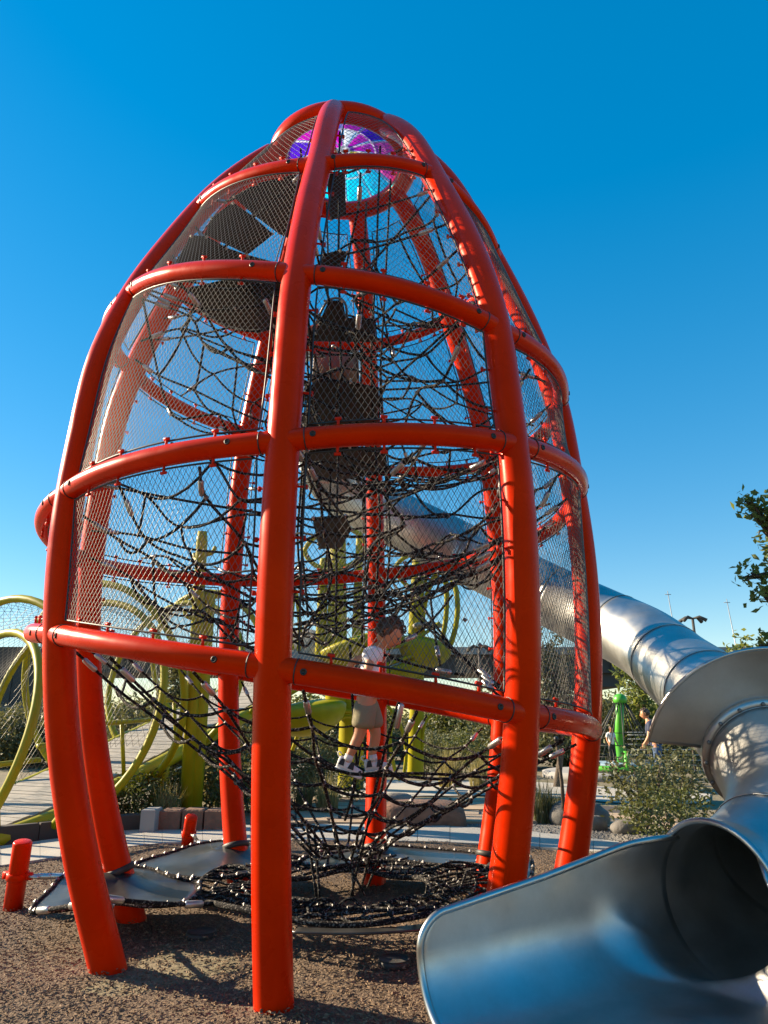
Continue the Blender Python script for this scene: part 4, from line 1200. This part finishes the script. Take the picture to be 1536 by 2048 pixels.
for (u, v, g_, s, lab) in [(330, 1652, 0, .9, 'tuft of dry grass at the left end of the brown stone bench'), (425, 1602, 0, 1.3, 'tall dry grass tuft at the foot of the leaning yellow post'),
                   (480, 1598, 0, 1.2, 'dry grass tuft behind the rear left red column'), (655, 1628, 0, 1.0, 'dry grass tuft beside the flagstones right of the front column'),
                   (605, 1625, 1, 1.0, 'green grass tuft close to the front column at the flagstones'), (1088, 1648, 1, 1.15, 'grey ornamental grass clump between the two right-hand red columns'),
                   (1120, 1640, 1, .8, 'small grey grass clump beside the boulders'), (900, 1575, 0, 1.4, 'dry grass tuft in front of the low hedge'), (960, 1580, 0, 1.2, 'dry grass tuft left of the right front column'),
                   (1300, 1600, 0, 1.3, 'dry grass tuft behind the large shrub by the slide')]:
    plant('grass_tuft', lab, 'grass', gl(u, v), GR[g_], None, 'ornamental grasses', k * .9, s); k += 1
# young staked tree trunk behind the right columns
t = thing('stake', 'thin dark leaning stake between the two right-hand columns', 'stake', gl(1128, 1655))
a = G(1130, 1652); b = P(1112, 1478, np.dot(a - [0, 0, CAMH], [0, cP, sP]))
mb = MB(); tube(mb, [a - [0, 0, .05], (a + b) / 2 + [.02, 0, 0], b], [.03, .027, .022], 8); mb.build('pole', M['bark'], t)
mb = MB(); lathe(mb, [(.03, -.03), (.034, 0), (.03, .03)], b, 8, nrm(b - a)); mb.build('tie', M['cable'], t)

# far bushes in a belt behind everything
rgb_ = np.random.default_rng(77); i = 0
belt = []
for u in np.arange(-60, 1600, 62):
    for d, s in ((24, 1.0), (33, 1.25)):
        uu = u + rgb_.normal() * 15; dd = d + rgb_.random() * 6
        belt.append((uu, dd, s * (.7 + .35 * rgb_.random())))
for (uu, dd, s) in belt:
    p = P(uu, 1500, dd / 1.04)
    if 700 < uu < 1010 and dd < 30 : s *= .7
    plant('far_bush', 'bush in the far belt of greenery below the overpass', 'bush', (p[0], p[1], -.1), SH_C if i % 2 else SH_D, ST_C, 'far belt of bushes', i * 1.7, s); i += 1

# trees
def tree(name, label, loc, h, trunk_r, crowns, leafsize, n, matl, seed, elong=2.):
    t = thing(name, label, 'tree', loc)
    rg = np.random.default_rng(seed); L = np.array(loc)
    mb = MB(); top = np.array([0.05 * h, .02 * h, h * .8])
    tr = spline([L - [0, 0, .1], L + top * .4 + [.04 * h, 0, 0], L + top], 14); tube(mb, tr, np.linspace(trunk_r, trunk_r * .35, len(tr)), 10)
    for (cx, cy, cz, rx, ry, rz) in crowns:
        b = tr[int((.35 + .4 * rg.random()) * len(tr))]; e = L + [cx, cy, cz]
        q = spline([b, (b + e) / 2 + [0, 0, .1 * h * rg.random()], e], 8); tube(mb, q, np.linspace(trunk_r * .4, trunk_r * .12, len(q)), 7)
        for s in range(4):
            e2 = e + rg.normal(size=3) * np.array([rx, ry, rz]) * .5; q = spline([e + (b - e) * .2, (e + e2) / 2, e2], 5); tube(mb, q, np.linspace(trunk_r * .14, trunk_r * .05, len(q)), 5)
    mc = MB(); tot = sum(c[3] * c[4] * c[5] for c in crowns)
    for j, (cx, cy, cz, rx, ry, rz) in enumerate(crowns):
        m_, _ = leaves(max(60, int(n * rx * ry * rz / tot)), ell(rx, ry, rz, 0, .25), leafsize, seed * 10 + j, 12, elong, .8)
        tw = _ + L + np.array([cx, cy, cz]); cc = np.tile(L + np.array([cx, cy, cz]), (len(tw), 1)); prisms(mb, cc + (tw - cc) * .1, tw, leafsize * .055)
        for V in m_.V: mc.addarr(V + L + np.array([cx, cy, cz]), np.array(m_.F))
    mb.build('trunk', M['bark'], t)
    mc.build('crown', matl, t, False)
    return t
g1 = G(1112, 1575); tree('bushy_tree', 'olive-green bushy tree seen through the mesh left of the far right column', (g1[0], g1[1], 0), 3.6, .09, [(0, 0, 1.5, .75, .7, .8), (.15, .1, 2.5, .65, .6, .7), (-.2, 0, 3.2, .5, .5, .55), (.35, 0, 2.0, .5, .5, .5), (-.3, .1, 2.1, .5, .5, .6)], .13, 3200, M['leaf_b'], 3)
g1 = P(1285, 1500, 22); tree('feathery_tree', 'tall pale green feathery tree behind the green pyramid and the slide', (g1[0], g1[1], 0), 3.6, .1, [(0, 0, 1.5, .8, .7, .9), (.2, 0, 2.6, .6, .6, .7), (-.25, 0, 3.2, .45, .4, .5), (.3, 0, 3.3, .4, .4, .4)], .2, 2300, M['leaf_c'], 4, 3.0)
g1 = P(1530, 1500, 26); tree('distant_tree', 'distant tree whose top shows above the guard plate at the right edge', (g1[0], g1[1], 0), 5, .12, [(0, 0, 2.6, 1.3, 1.2, 1.2), (-.3, 0, 3.9, .8, .8, .7), (.6, 0, 4.0, .8, .8, .6)], .22, 2600, M['leaf_c'], 5)
g1 = P(352, 1500, 30); tree('distant_tree', 'distant pale tree left of the leaning yellow post', (g1[0], g1[1], 0), 5, .12, [(0, 0, 2.6, 1.1, 1.0, 1.2), (-.1, 0, 3.9, .8, .8, .8), (.3, 0, 4.4, .6, .6, .5)], .2, 2600, M['leaf_b'], 6)
# oak at the right edge: only its left twigs reach into the picture
ok_ = P(1700, 1500, 7.2)
def rel(u, v, t): p = P(u, v, t); return tuple(p - np.array([ok_[0], ok_[1], 0]))
oc = [(*rel(1512, 1022, 7.2), .09, .09, .07), (*rel(1500, 1004, 7.2), .06, .06, .06), (*rel(1535, 1055, 7.2), .10, .12, .14), (*rel(1505, 1152, 7.1), .11, .1, .09), (*rel(1532, 1185, 7.1), .10, .12, .17), (*rel(1555, 1110, 7.1), .18, .2, .2), (*rel(1560, 1010, 7.2), .2, .25, .2),
      (*rel(1620, 1080, 7.2), .4, .5, .5), (*rel(1640, 960, 7.2), .35, .5, .4), (*rel(1700, 1180, 7.2), .5, .6, .5), (*rel(1720, 900, 7.2), .5, .6, .5), (*rel(1535, 1288, 7.6), .08, .1, .06)]
tree('oak_tree', 'oak at the right edge with small leathery leaves against the sky', (ok_[0], ok_[1], 0), 5.2, .13, oc, .085, 3800, M['leaf_c'], 8, 1.9)

# ================================================================== STONES AND LOW WALLS
def boulder(c, sx, sy, sz, label, seed, m_='stone', rz=0., sq=.0, group=None):
    t = thing('boulder', label, 'boulder', c, group)
    mb = MB(); sphere(mb, (0, 0, 0), 1, 18, 12); V = mb.V[0]; rg = np.random.default_rng(seed)
    k = rg.normal(size=(5, 3)) * 1.6; ph = rg.random(5) * 6
    d = 1 + .09 * sum(np.sin(V @ k[i] + ph[i]) for i in range(5))
    V = V * d[:, None]
    if sq: V = np.sign(V) * np.abs(V) ** (1 - sq)
    ca, sa = math.cos(rz), math.sin(rz)
    V = V * np.array([sx, sy, sz]); V = np.stack([V[:, 0] * ca - V[:, 1] * sa, V[:, 0] * sa + V[:, 1] * ca, V[:, 2] + sz * .6], 1) + np.array(c)
    mb.V[0] = V; mb.build('rock', M[m_], t)
boulder(gl(1145, 1648), .34, .25, .20, 'grey boulder half hidden behind the far right red column', 1, rz=.3)
boulder(gl(1196, 1650), .17, .15, .17, 'rounded pale boulder just right of the far right column', 2)
boulder(gl(1190, 1662), .15, .13, .12, 'small dark boulder in front of the rounded pale one', 3)
boulder(gl(1250, 1668), .20, .15, .13, 'flat grey boulder under the large shrub', 4)
boulder(gl(850, 1652), .62, .36, .22, 'large squared brown rock beside the flagstones behind the rear column', 5, 'redstone', .05, .55)
boulder(gl(800, 1628), .30, .25, .20, 'pale rock left behind the large squared brown rock', 6, 'stone', .4, .3)
boulder(gl(610, 1560), .5, .4, .25, 'rock in the planting behind the front column', 9, 'stone')
# stone bench
c = gl(385, 1668)
t = thing('stone_bench', 'long low brown stone bench with a grey end block by the path', 'stone bench', c)
for i, (x0, x1) in enumerate(((315, 360), (361, 405), (406, 446))):
    a = G(x0, 1667); b = G(x1, 1666); mb = MB(); box(mb, ((a[0] + b[0]) / 2, (a[1] + b[1]) / 2 + .15, 0), abs(b[0] - a[0]) - .008, .34, .30 + .006 * (i % 2), 0, .02); mb.build('stone_block', M['redstone'], t, False)
a = G(276, 1672); b = G(312, 1669); mb = MB(); box(mb, ((a[0] + b[0]) / 2, (a[1] + b[1]) / 2 + .12, 0), abs(b[0] - a[0]) - .01, .36, .33, .03, .012); mb.build('end_block', M['bridge'], t, False)
# dark kerb wall at the left
t = thing('kerb_wall', 'low dark kerb wall along the path under the yellow ramp', 'kerb', gl(130, 1690))
kp_ = [G(-160, 1718), G(-40, 1700), G(60, 1688), G(160, 1676), G(270, 1666)]
for a, b in zip(kp_[:-1], kp_[1:]):
    mb = MB(); d = b - a; L = np.linalg.norm(d); m_ = (a + b) / 2; box(mb, (m_[0], m_[1] + .12, -.02), L - .012, .2, .26, math.atan2(d[1], d[0]), .012); mb.build('kerb_stone', M['kerb'], t, False)

# ================================================================== YELLOW NET BRIDGE
yb = thing('net_bridge', 'lime yellow ramp bridge with big hoops and wire netting at the left', 'play bridge', gl(60, 1690))
EP = [P(-200, 1745, 7.9), P(-80, 1705, 8.35), P(100, 1640, 9.4), P(210, 1585, 10.3), P(330, 1522, 11.5), P(430, 1466, 12.8), P(520, 1415, 14.2), P(600, 1368, 15.6)]
ep = spline(EP, 70); 
mb = MB(); tube(mb, ep, .12, 14); mb.build('edge_pipe', M['yellow'], yb)
dirs = np.gradient(ep, axis=0); dirs[:, 2] = 0; dirs /= np.linalg.norm(dirs, axis=1)[:, None]
left = np.stack([-dirs[:, 1], dirs[:, 0], np.zeros(len(ep))], 1)
DW = 1.75
ep2 = ep + left * DW
mb = MB(); tube(mb, ep2, .12, 12); mb.build('edge_pipe', M['yellow'], yb)
# deck boards
for i in range(0, len(ep) - 1):
    a, b, c_, d = ep[i], ep[i + 1], ep2[i + 1], ep2[i]
    g = (b - a) * .02; g2 = (c_ - d) * .02
    q = [a + g + left[i] * .1, b - g + left[i] * .1, c_ - g2 - left[i] * .1, d + g2 - left[i] * .1]
    up = np.array([0, 0, .12 + .006 * (i % 3)]); mb = MB()
    mb.add([p + up - [0, 0, .05] for p in q] + [p + up for p in q], [(4, 5, 6, 7), (3, 2, 1, 0)] + [(k, (k + 1) % 4, 4 + (k + 1) % 4, 4 + k) for k in range(4)])
    mb.build('deck_board', M['deck'], yb, False)
# hoops
hoops = []
HR = 1.72
for (i, lean, rad) in ((9, .25, 1.6), (19, -.1, HR), (28, .2, HR), (37, -.25, HR), (47, .2, 1.5), (57, -.2, 1.4)):
    Q = ep[i]; lf = left[i]; fw = dirs[i]; up = nrm(np.array([0, 0, 1.0]) + fw * lean)
    c = Q + lf * DW / 2 + up * (rad * .76)
    pts = [c + rad * (math.cos(t) * lf + math.sin(t) * up) for t in np.linspace(0, 2 * math.pi, 56, endpoint=False)]
    mb = MB(); tube(mb, pts, .058, 12, closed=True); hp = mb.build('hoop', M['yellow'], yb); hoops.append((c, lf, up, rad))
for (c0, l0, u0, r0), (c1, l1, u1, r1) in zip(hoops[:-1], hoops[1:]):
    def hs_(s, t):
        s = np.asarray(s)[:, None]; t = np.asarray(t)[:, None]; an = R(-20) + t * R(220)
        p0 = c0 + r0 * (np.cos(an) * l0 + np.sin(an) * u0); p1 = c1 + r1 * (np.cos(an) * l1 + np.sin(an) * u1)
        p = p0 + (p1 - p0) * s
        cc = c0 + (c1 - c0) * s
        return p + (cc - p) * (.16 * 4 * s * (1 - s))
    L = np.linalg.norm(c1 - c0); mb = MB(); diamond(mb, hs_, int(L / .075), 2 * 38, .0028); mb.build('mesh_panel', M['wire'], yb)
# struts beside the hoops
for i in (14, 24, 33, 42):
    b = ep[i] + [0, 0, .1]; f_ = dirs[i]
    mb = MB(); tube(mb, [b, b + np.array([0, 0, .75]) - f_ * .15], .032, 8); tube(mb, [b + np.array([0, 0, .75]) - f_ * .75, b + np.array([0, 0, .82]) + f_ * .45], .035, 8); mb.build('strut', M['yellow'], yb)
for i in (12, 26, 40, 54):
    p = ep[i]; mb = MB(); tube(mb, [(p[0], p[1], -.1), (p[0], p[1], p[2])], .09, 12); mb.build('support_post', M['yellow'], yb)
# guy bar in the planting
t = thing('handrail', 'thin pale metal handrail slanting up through the planting', 'handrail', tuple(G(247, 1640)))
mb = MB(); a, b = P(247, 1581, 11.2), P(412, 1515, 11.8); tube(mb, [a, (a + b) / 2, b], .022, 8); mb.build('rail', M['ferrule'], t)
for f_ in (.08, .62): 
    q = a + (b - a) * f_; mb = MB(); tube(mb, [q, (q[0], q[1], -.05)], .018, 8); mb.build('rail_post', M['ferrule'], t)

# leaning yellow post with knobs
def ypost(u0, v0, u1, v1, t0, r, label, knobs, second=None):
    b = P(u0, v0, t0); b[2] = -.1; tp = P(u1, v1, t0 * 1.02)
    t = thing('yellow_post', label, 'play post', (b[0], b[1], 0))
    mb = MB(); tube(mb, [b, (b + tp) / 2, tp - (tp - b) * .03, tp], [r * 1.12, r, r * .9, r * .7], 14); mb.build('shaft', M['yellow'], t)
    for f_, an in knobs:
        c = b + (tp - b) * f_; o = np.array([math.cos(an), math.sin(an), .25])
        mb = MB(); tube(mb, spline([c, c + o * r * 1.7, c + o * r * 2.1 + [0, 0, r * .9]], 8), [r * .5, r * .5, r * .48, r * .46, r * .4, r * .36, r * .33, r * .3, r * .26], 8); mb.build('knob', M['yellow'], t)
    return t, b, tp
ypost(374, 1608, 405, 1062, 11.0, .10, 'tall slender lime yellow post left of the rear left column', [(.90, 2.4), (.72, .2), (.70, 3.3), (.73, 1.2), (.92, .3)])
ypost(384, 1606, 416, 1182, 11.1, .145, 'thick shorter lime yellow post doubled with the tall slender one', [(.98, .4), (.97, 2.9), (.96, 1.6)])

# yellow pod climber behind the centre
yc0 = P(700, 1560, 16.0); yc = thing('pod_climber', 'lime yellow cactus-like pod climber with hoops behind the child', 'play structure', (yc0[0], yc0[1], 0))
def yt(pts, r, name, n=20, closed=False):
    mb = MB(); tube(mb, spline([P(*p) for p in pts], n, closed), r, 10, closed=closed); return mb.build(name, M['yellow'], yc)
for (u0, v0, u1, v1, r) in ((672, 1420, 676, 1085, .23), (700, 1575, 700, 1380, .26), (831, 1545, 836, 1330, .17), (716, 1600, 718, 1470, .12), (640, 1330, 648, 1120, .12), (830, 1300, 838, 1085, .16), (712, 1300, 720, 1060, .10)):
    mb = MB(); a = P(u0, v0, 16); b = P(u1, v1, 16.1); tube(mb, [a, (a + b) / 2, b], [r * 1.1, r, r * .8], 14, round_end=True); mb.build('post', M['yellow'], yc)
for L, r in (([(905, 1160, 15.6), (915, 1220, 15.5), (900, 1290, 15.6), (860, 1330, 15.8), (845, 1240, 16), (870, 1150, 15.9)], .06), ([(888, 1150, 16), (893, 1220, 16), (880, 1290, 16), (850, 1320, 16.2), (838, 1230, 16.3), (858, 1140, 16.2)], .06),
             ([(610, 1100, 16), (650, 1062, 16), (700, 1058, 16), (730, 1090, 16), (700, 1130, 16), (640, 1135, 16)], .055), ([(590, 1180, 16), (600, 1260, 16), (592, 1320, 16), (582, 1270, 16)], .05),
             ([(790, 1140, 16), (820, 1110, 16), (855, 1120, 16), (870, 1160, 16), (830, 1180, 16)], .05)):
    yt(L, r, 'hoop', 40, True)
for L, r in (([(585, 1500, 15.8), (610, 1440, 15.8), (660, 1420, 15.8), (720, 1425, 15.8)], .045), ([(640, 1470, 15.6), (665, 1445, 15.6), (700, 1432, 15.6), (735, 1450, 15.6)], .045), ([(775, 1410, 15.8), (800, 1450, 15.8), (812, 1500, 15.8), (808, 1555, 15.8)], .04),
             ([(790, 1420, 15.6), (780, 1480, 15.6), (790, 1540, 15.6), (800, 1560, 15.6)], .04), ([(870, 1420, 15.9), (850, 1450, 15.9), (845, 1500, 15.9)], .03), ([(760, 1300, 15.4), (820, 1285, 15.4), (880, 1245, 15.4)], .04), ([(770, 1330, 15.4), (830, 1310, 15.4), (890, 1290, 15.4)], .04), ([(735, 1180, 16), (760, 1150, 16), (790, 1140, 16)], .05)):
    yt(L, r, 'strap', 24)
def pod(u, v, t, rx, ry, rz, tilt, name='pod'):
    mb = MB(); sphere(mb, (0, 0, 0), 1, 22, 14); V = mb.V[0] * np.array([rx, ry, rz]); V[:, 2] = np.where(V[:, 2] > 0, V[:, 2] * .35, V[:, 2])
    ca, sa = math.cos(tilt), math.sin(tilt); V = np.stack([V[:, 0] * ca - V[:, 2] * sa, V[:, 1], V[:, 0] * sa + V[:, 2] * ca], 1); mb.V[0] = V + P(u, v, t); mb.build(name, M['yellow'], yc)
pod(720, 1285, 16, 1.0, .8, .42, .28); pod(850, 1290, 15.8, .62, .6, .5, -.2); pod(615, 1420, 15.2, .85, .7, .55, .15); pod(805, 1335, 15.9, .7, .6, .35, .35)
mb = MB(); c = P(855, 1250, 15.7); lathe(mb, [(.32, -.05), (.34, 0), (.30, .03)], c, 24); mb.build('seat_disc', M['deck'], yc)
mb = MB(); c = P(610, 1290, 16.4); lathe(mb, [(.8, -.06), (.85, 0), (.8, .04)], c, 24, (.2, -.5, .8)); mb.build('deck_plate', M['deck'], yc)

# ================================================================== GREEN ROPE PYRAMID
gb = P(1246, 1560, 19.2); gp_ = thing('rope_pyramid', 'small green rope pyramid carousel behind the right columns', 'play carousel', (gb[0], gb[1], 0))
gt = P(1240, 1398, 19.2)
mb = MB(); tube(mb, [(gb[0] + .06, gb[1], -.05), ((gb[0] + gt[0]) / 2 + .04, gb[1], gt[2] / 2), gt], [.15, .13, .10], 14); mb.build('mast', M['green'], gp_)
mb = MB(); lathe(mb, [(.15, -.12), (.185, -.06), (.18, .02), (.13, .10), (.05, .14)], gt, 18); mb.build('cap', M['green'], gp_)
GRR = 1.15; gz = .30
mb = MB(); tube(mb, [(gb[0] + GRR * math.cos(t), gb[1] + GRR * math.sin(t), gz) for t in np.linspace(0, 6.2832, 48, endpoint=False)], .07, 10, closed=True); mb.build('base_ring', M['green'], gp_)
mb = MB(); lathe(mb, [(GRR - .08, .08), (GRR - .1, .12), (.3, .13)], (gb[0], gb[1], gz - .02), 32); mb.build('mat', M['bluemat'], gp_)
for k in range(4):
    t = k * 1.57 + .4; mb = MB(); x, y = gb[0] + GRR * .9 * math.cos(t), gb[1] + GRR * .9 * math.sin(t); tube(mb, [(x, y, -.05), (x, y, gz)], .05, 8); mb.build('foot', M['green'], gp_)
mb = MB(); x = P(1256, 1545, 18.2); tube(mb, [(x[0], x[1], .1), (x[0], x[1], .75)], .07, 10); mb.build('grip_post', M['green'], gp_)
for k in range(14):
    t = 2 * math.pi * k / 14; a = np.array([gt[0] + .15 * math.cos(t), gt[1] + .15 * math.sin(t), gt[2] - .1]); b = np.array([gb[0] + GRR * math.cos(t), gb[1] + GRR * math.sin(t), gz])
    mb = MB(); tube(mb, [a, (a + b) / 2, b], .014, 5); mb.build('rope', M['cable'], gp_)
for f_ in (.5, .68, .84):
    mb = MB(); tube(mb, [(gb[0] + (gt[0] - gb[0]) * (1 - f_) + (GRR * f_) * math.cos(t), gb[1] + (GRR * f_) * math.sin(t), gt[2] + (gz - gt[2]) * f_) for t in np.linspace(0, 6.2832, 28, endpoint=False)], .012, 5, closed=True); mb.build('rope', M['cable'], gp_)
mb = MB(); lathe(mb, [(1.7, -.03), (1.7, .16), (1.6, .19)], (gb[0] - .4, gb[1] + .3, 0), 40); struct(mb.build('carousel_pad', M['bridge']))

# people in the distance
def person(loc, H, face, label, top, legs, hairm, pack=None, seed=2, bend=0.):
    t = thing('person', label, 'person', loc); s = H / 1.7; L = np.array(loc); d = nrm([face[0], face[1], 0]); sd_ = np.array([d[1], -d[0], 0])
    def q(f_, l, z): return L + s * (d * f_ + sd_ * l + np.array([0, 0, z]))
    J = {'pel': (*q(0, 0, .92), .14 * s), 'bel': (*q(.02 + bend * .1, 0, 1.08), .125 * s), 'che': (*q(.03 + bend * .3, 0, 1.28), .14 * s), 'sho': (*q(.02 + bend * .4, 0, 1.42), .09 * s), 'nek': (*q(.03 + bend * .5, 0, 1.50), .05 * s), 'hd': (*q(.04 + bend * .55, 0, 1.56), .06 * s)}
    E = [('pel', 'bel'), ('bel', 'che'), ('che', 'sho'), ('sho', 'nek'), ('nek', 'hd')]
    for n_, sg in (('L', 1), ('R', -1)):
        J.update({'h' + n_: (*q(0, sg * .10, .84), .095 * s), 'k' + n_: (*q(.03, sg * .11, .48), .062 * s), 'a' + n_: (*q(-.01, sg * .11, .09), .042 * s), 't' + n_: (*q(.13, sg * .12, .04), .036 * s),
                  's' + n_: (*q(.0 + bend * .4, sg * .19, 1.38), .062 * s), 'e' + n_: (*q(.02 + bend * .5, sg * .25, 1.12), .045 * s), 'w' + n_: (*q(.14 + bend * .5, sg * .24, .93), .030 * s)})
        E += [('pel', 'h' + n_), ('h' + n_, 'k' + n_), ('k' + n_, 'a' + n_), ('a' + n_, 't' + n_), ('sho', 's' + n_), ('s' + n_, 'e' + n_), ('e' + n_, 'w' + n_)]
        hand(J, E, 'w' + n_, d * .5 + np.array([0, 0, -.8]), d, 1.5 * s)
    skin('body', J, E, M['skin'], t, 1, 'pel')
    J2 = {'hem': (*q(0, 0, .88), .165 * s), 'bel': (*q(.02 + bend * .1, 0, 1.08), .15 * s), 'che': (*q(.03 + bend * .3, 0, 1.28), .165 * s), 'sho': (*q(.02 + bend * .4, 0, 1.42), .105 * s)}
    E2 = [('hem', 'bel'), ('bel', 'che'), ('che', 'sho')]
    for n_, sg in (('L', 1), ('R', -1)):
        J2.update({'s' + n_: (*q(bend * .4, sg * .19, 1.38), .08 * s), 'e' + n_: (*q(.01 + bend * .45, sg * .235, 1.19), .068 * s)}); E2 += [('sho', 's' + n_), ('s' + n_, 'e' + n_)]
    skin('shirt', J2, E2, top, t, 1, 'bel')
    J3 = {'wst': (*q(0, 0, .98), .145 * s), 'pel': (*q(0, 0, .90), .158 * s)}; E3 = [('wst', 'pel')]
    for n_, sg in (('L', 1), ('R', -1)):
        J3.update({'h' + n_: (*q(0, sg * .10, .82), .108 * s), 'k' + n_: (*q(.03, sg * .11, .48), .078 * s), 'a' + n_: (*q(-.01, sg * .11, .12), .066 * s)}); E3 += [('pel', 'h' + n_), ('h' + n_, 'k' + n_), ('k' + n_, 'a' + n_)]
        mb = MB(); sphere(mb, q(.06, sg * .115, .045), .06 * s, 10, 6, (1, 1, .7)); sphere(mb, q(.14, sg * .12, .035), .05 * s, 10, 6, (1, 1, .65)); mb.build('shoe', M['white'], t)
    skin('trousers', J3, E3, legs, t, 1, 'pel')
    head(q(.06 + bend * .6, 0, 1.64), d, -.25, 1.0 * s * 1.08, t, hairm, False, seed)
    if pack:
        mb = MB(); c = q(-.21, 0, 1.02); sphere(mb, (0, 0, 0), 1, 18, 12); V = mb.V[0]; V = np.sign(V) * np.abs(V) ** .6
        V = V[:, 0:1] * d * .12 * s + V[:, 1:2] * sd_ * .17 * s + V[:, 2:3] * np.array([0, 0, 1]) * .26 * s + (c + [0, 0, .2 * s]); mb.V[0] = V; bp_ = mb.build('backpack', pack, t)
        for sg in (1, -1): 
            mb = MB(); tube(mb, spline([q(-.14, sg * .1, 1.4), q(.02, sg * .11, 1.5), q(.17, sg * .11, 1.36), q(.16, sg * .13, 1.12), q(-.1, sg * .12, 1.02)], 16), .018 * s, 6); mb.build('strap', pack, bp_)
    return t
ad = P(1322, 1566, 17.2); person((ad[0], ad[1], 0), 1.74, (-.9, .4), 'adult with navy backpack and blue jeans standing behind the large shrub', M['navy'], M['jeans'], M['hair'], M['navy'], 6, .25)
ch = P(1229, 1560, 18.6); person((ch[0], ch[1], .42), .92, (.3, -.9), 'small child in a white top standing on the green rope pyramid', M['white'], M['black'], M['hair'], None, 7)

# cable fence at the right
cf0 = P(1335, 1560, 18.8); t = thing('cable_fence', 'fence of pale horizontal cables behind the adult at the right', 'fence', (cf0[0], cf0[1], 0))
xs = np.array([7.4, 8.6, 9.8, 11.0]); yf = 20.6
for x in xs:
    mb = MB(); tube(mb, [(x, yf, -.1), (x, yf, 1.3)], .035, 8); mb.build('fence_post', M['bark'], t)
for z in (.2, .33, .46, .6, .74, .88, 1.02, 1.13, 1.2):
    mb = MB(); tube(mb, [(xs[0] - .6, yf - .04, z), (xs[-1], yf - .04, z)], .012, 6); mb.build('fence_cable', M['ferrule'], t)

# ================================================================== OVERPASS, LAMPS, MASTS
ov = thing('overpass', 'dark road overpass on piers spanning the whole background', 'bridge', (0, 70, 0))
BY = 70.0
def zb(v): return CAMH + (ray(768, v)[2] / ray(768, v)[1]) * BY
mb = MB(); box(mb, (0, BY + 5, zb(1345)), 260, 9, zb(1309) - zb(1345)); mb.build('girder', M['girder'], ov, False)
mb = MB(); box(mb, (0, BY + 5, zb(1309) + .003), 260, 10.5, zb(1301) - zb(1309)); mb.build('deck_slab', M['bridge'], ov, False)
mb = MB(); box(mb, (0, BY + .2, zb(1301) + .006), 260, .35, zb(1294) - zb(1301)); mb.build('parapet', M['bridge'], ov, False)
for x in np.arange(-100, 110, 3.4):
    mb = MB(); box(mb, (x, BY + .35, zb(1344)), .25, .3, zb(1311) - zb(1344)); mb.build('girder_rib', M['girder'], ov, False)
for x in (-62, -36, 21.5, 31.5, 58):
    mb = MB(); tube(mb, [(x, BY + 5, -1), (x, BY + 5, zb(1345) - 1.2)], 1.0, 16); mb.build('pier', M['bridge'], ov)
    mb = MB(); box(mb, (x, BY + 5, zb(1345) - 1.3), 4.6, 8, 1.296); mb.build('pier_cap', M['girder'], ov, False)
t = thing('noise_wall', 'dark slatted wall with a grey base behind the netting at far left', 'wall', (-19, 34, 0))
for i in range(22):
    mb = MB(); box(mb, (-29 + i * .62, 34 + .04 * (i % 2), 2.2), .6, .15, 2.7); mb.build('panel', M['girder'], t, False)
mb = MB(); box(mb, (-22.4, 34, 0), 14.4, .5, 2.19); mb.build('base', M['darkwall'], t, False)
def lamp(u, v, t_, label):
    p = P(u, v, t_); L = thing('street_lamp', label, 'street lamp', (p[0], p[1], 0), 'lamps of the overpass')
    mb = MB(); tube(mb, [(p[0], p[1], -.1), (p[0], p[1], p[2])], [.16, .12], 8); mb.build('pole', M['girder'], L)
    for dx in (-1, 1):
        for dy in (-.5, .5):
            mb = MB(); tube(mb, [(p[0], p[1], p[2] - .05), (p[0] + dx * .5, p[1] + dy * .5, p[2] + .08), (p[0] + dx * 1.0, p[1] + dy, p[2] - .28)], [.08, .12, .17], 8); mb.build('lamp_head', M['girder'], L)
lamp(1385, 1236, 62, 'black four-headed lamp above the tube slide at the right'); lamp(958, 1294, 62, 'black four-headed lamp above the overpass left of the right front column')
def mast(u, v, t_, label):
    p = P(u, v, t_); L = thing('radio_mast', label, 'mast', (p[0], p[1], 0), 'thin radio masts')
    mb = MB(); tube(mb, [(p[0] + .9, p[1], 0), (p[0] + .45, p[1], p[2] * .5), (p[0], p[1], p[2])], [.10, .07, .04], 6); mb.build('pole', M['mast'], L)
    mb = MB(); tube(mb, [(p[0] - .35, p[1], p[2] - .4), (p[0] + .35, p[1], p[2] - .4)], .04, 5); mb.build('crossbar', M['mast'], L)
mast(1335, 1182, 80, 'thin mast above the middle of the tube slide'); mast(1453, 1198, 80, 'thin mast above the guard plate, right of the lamp')
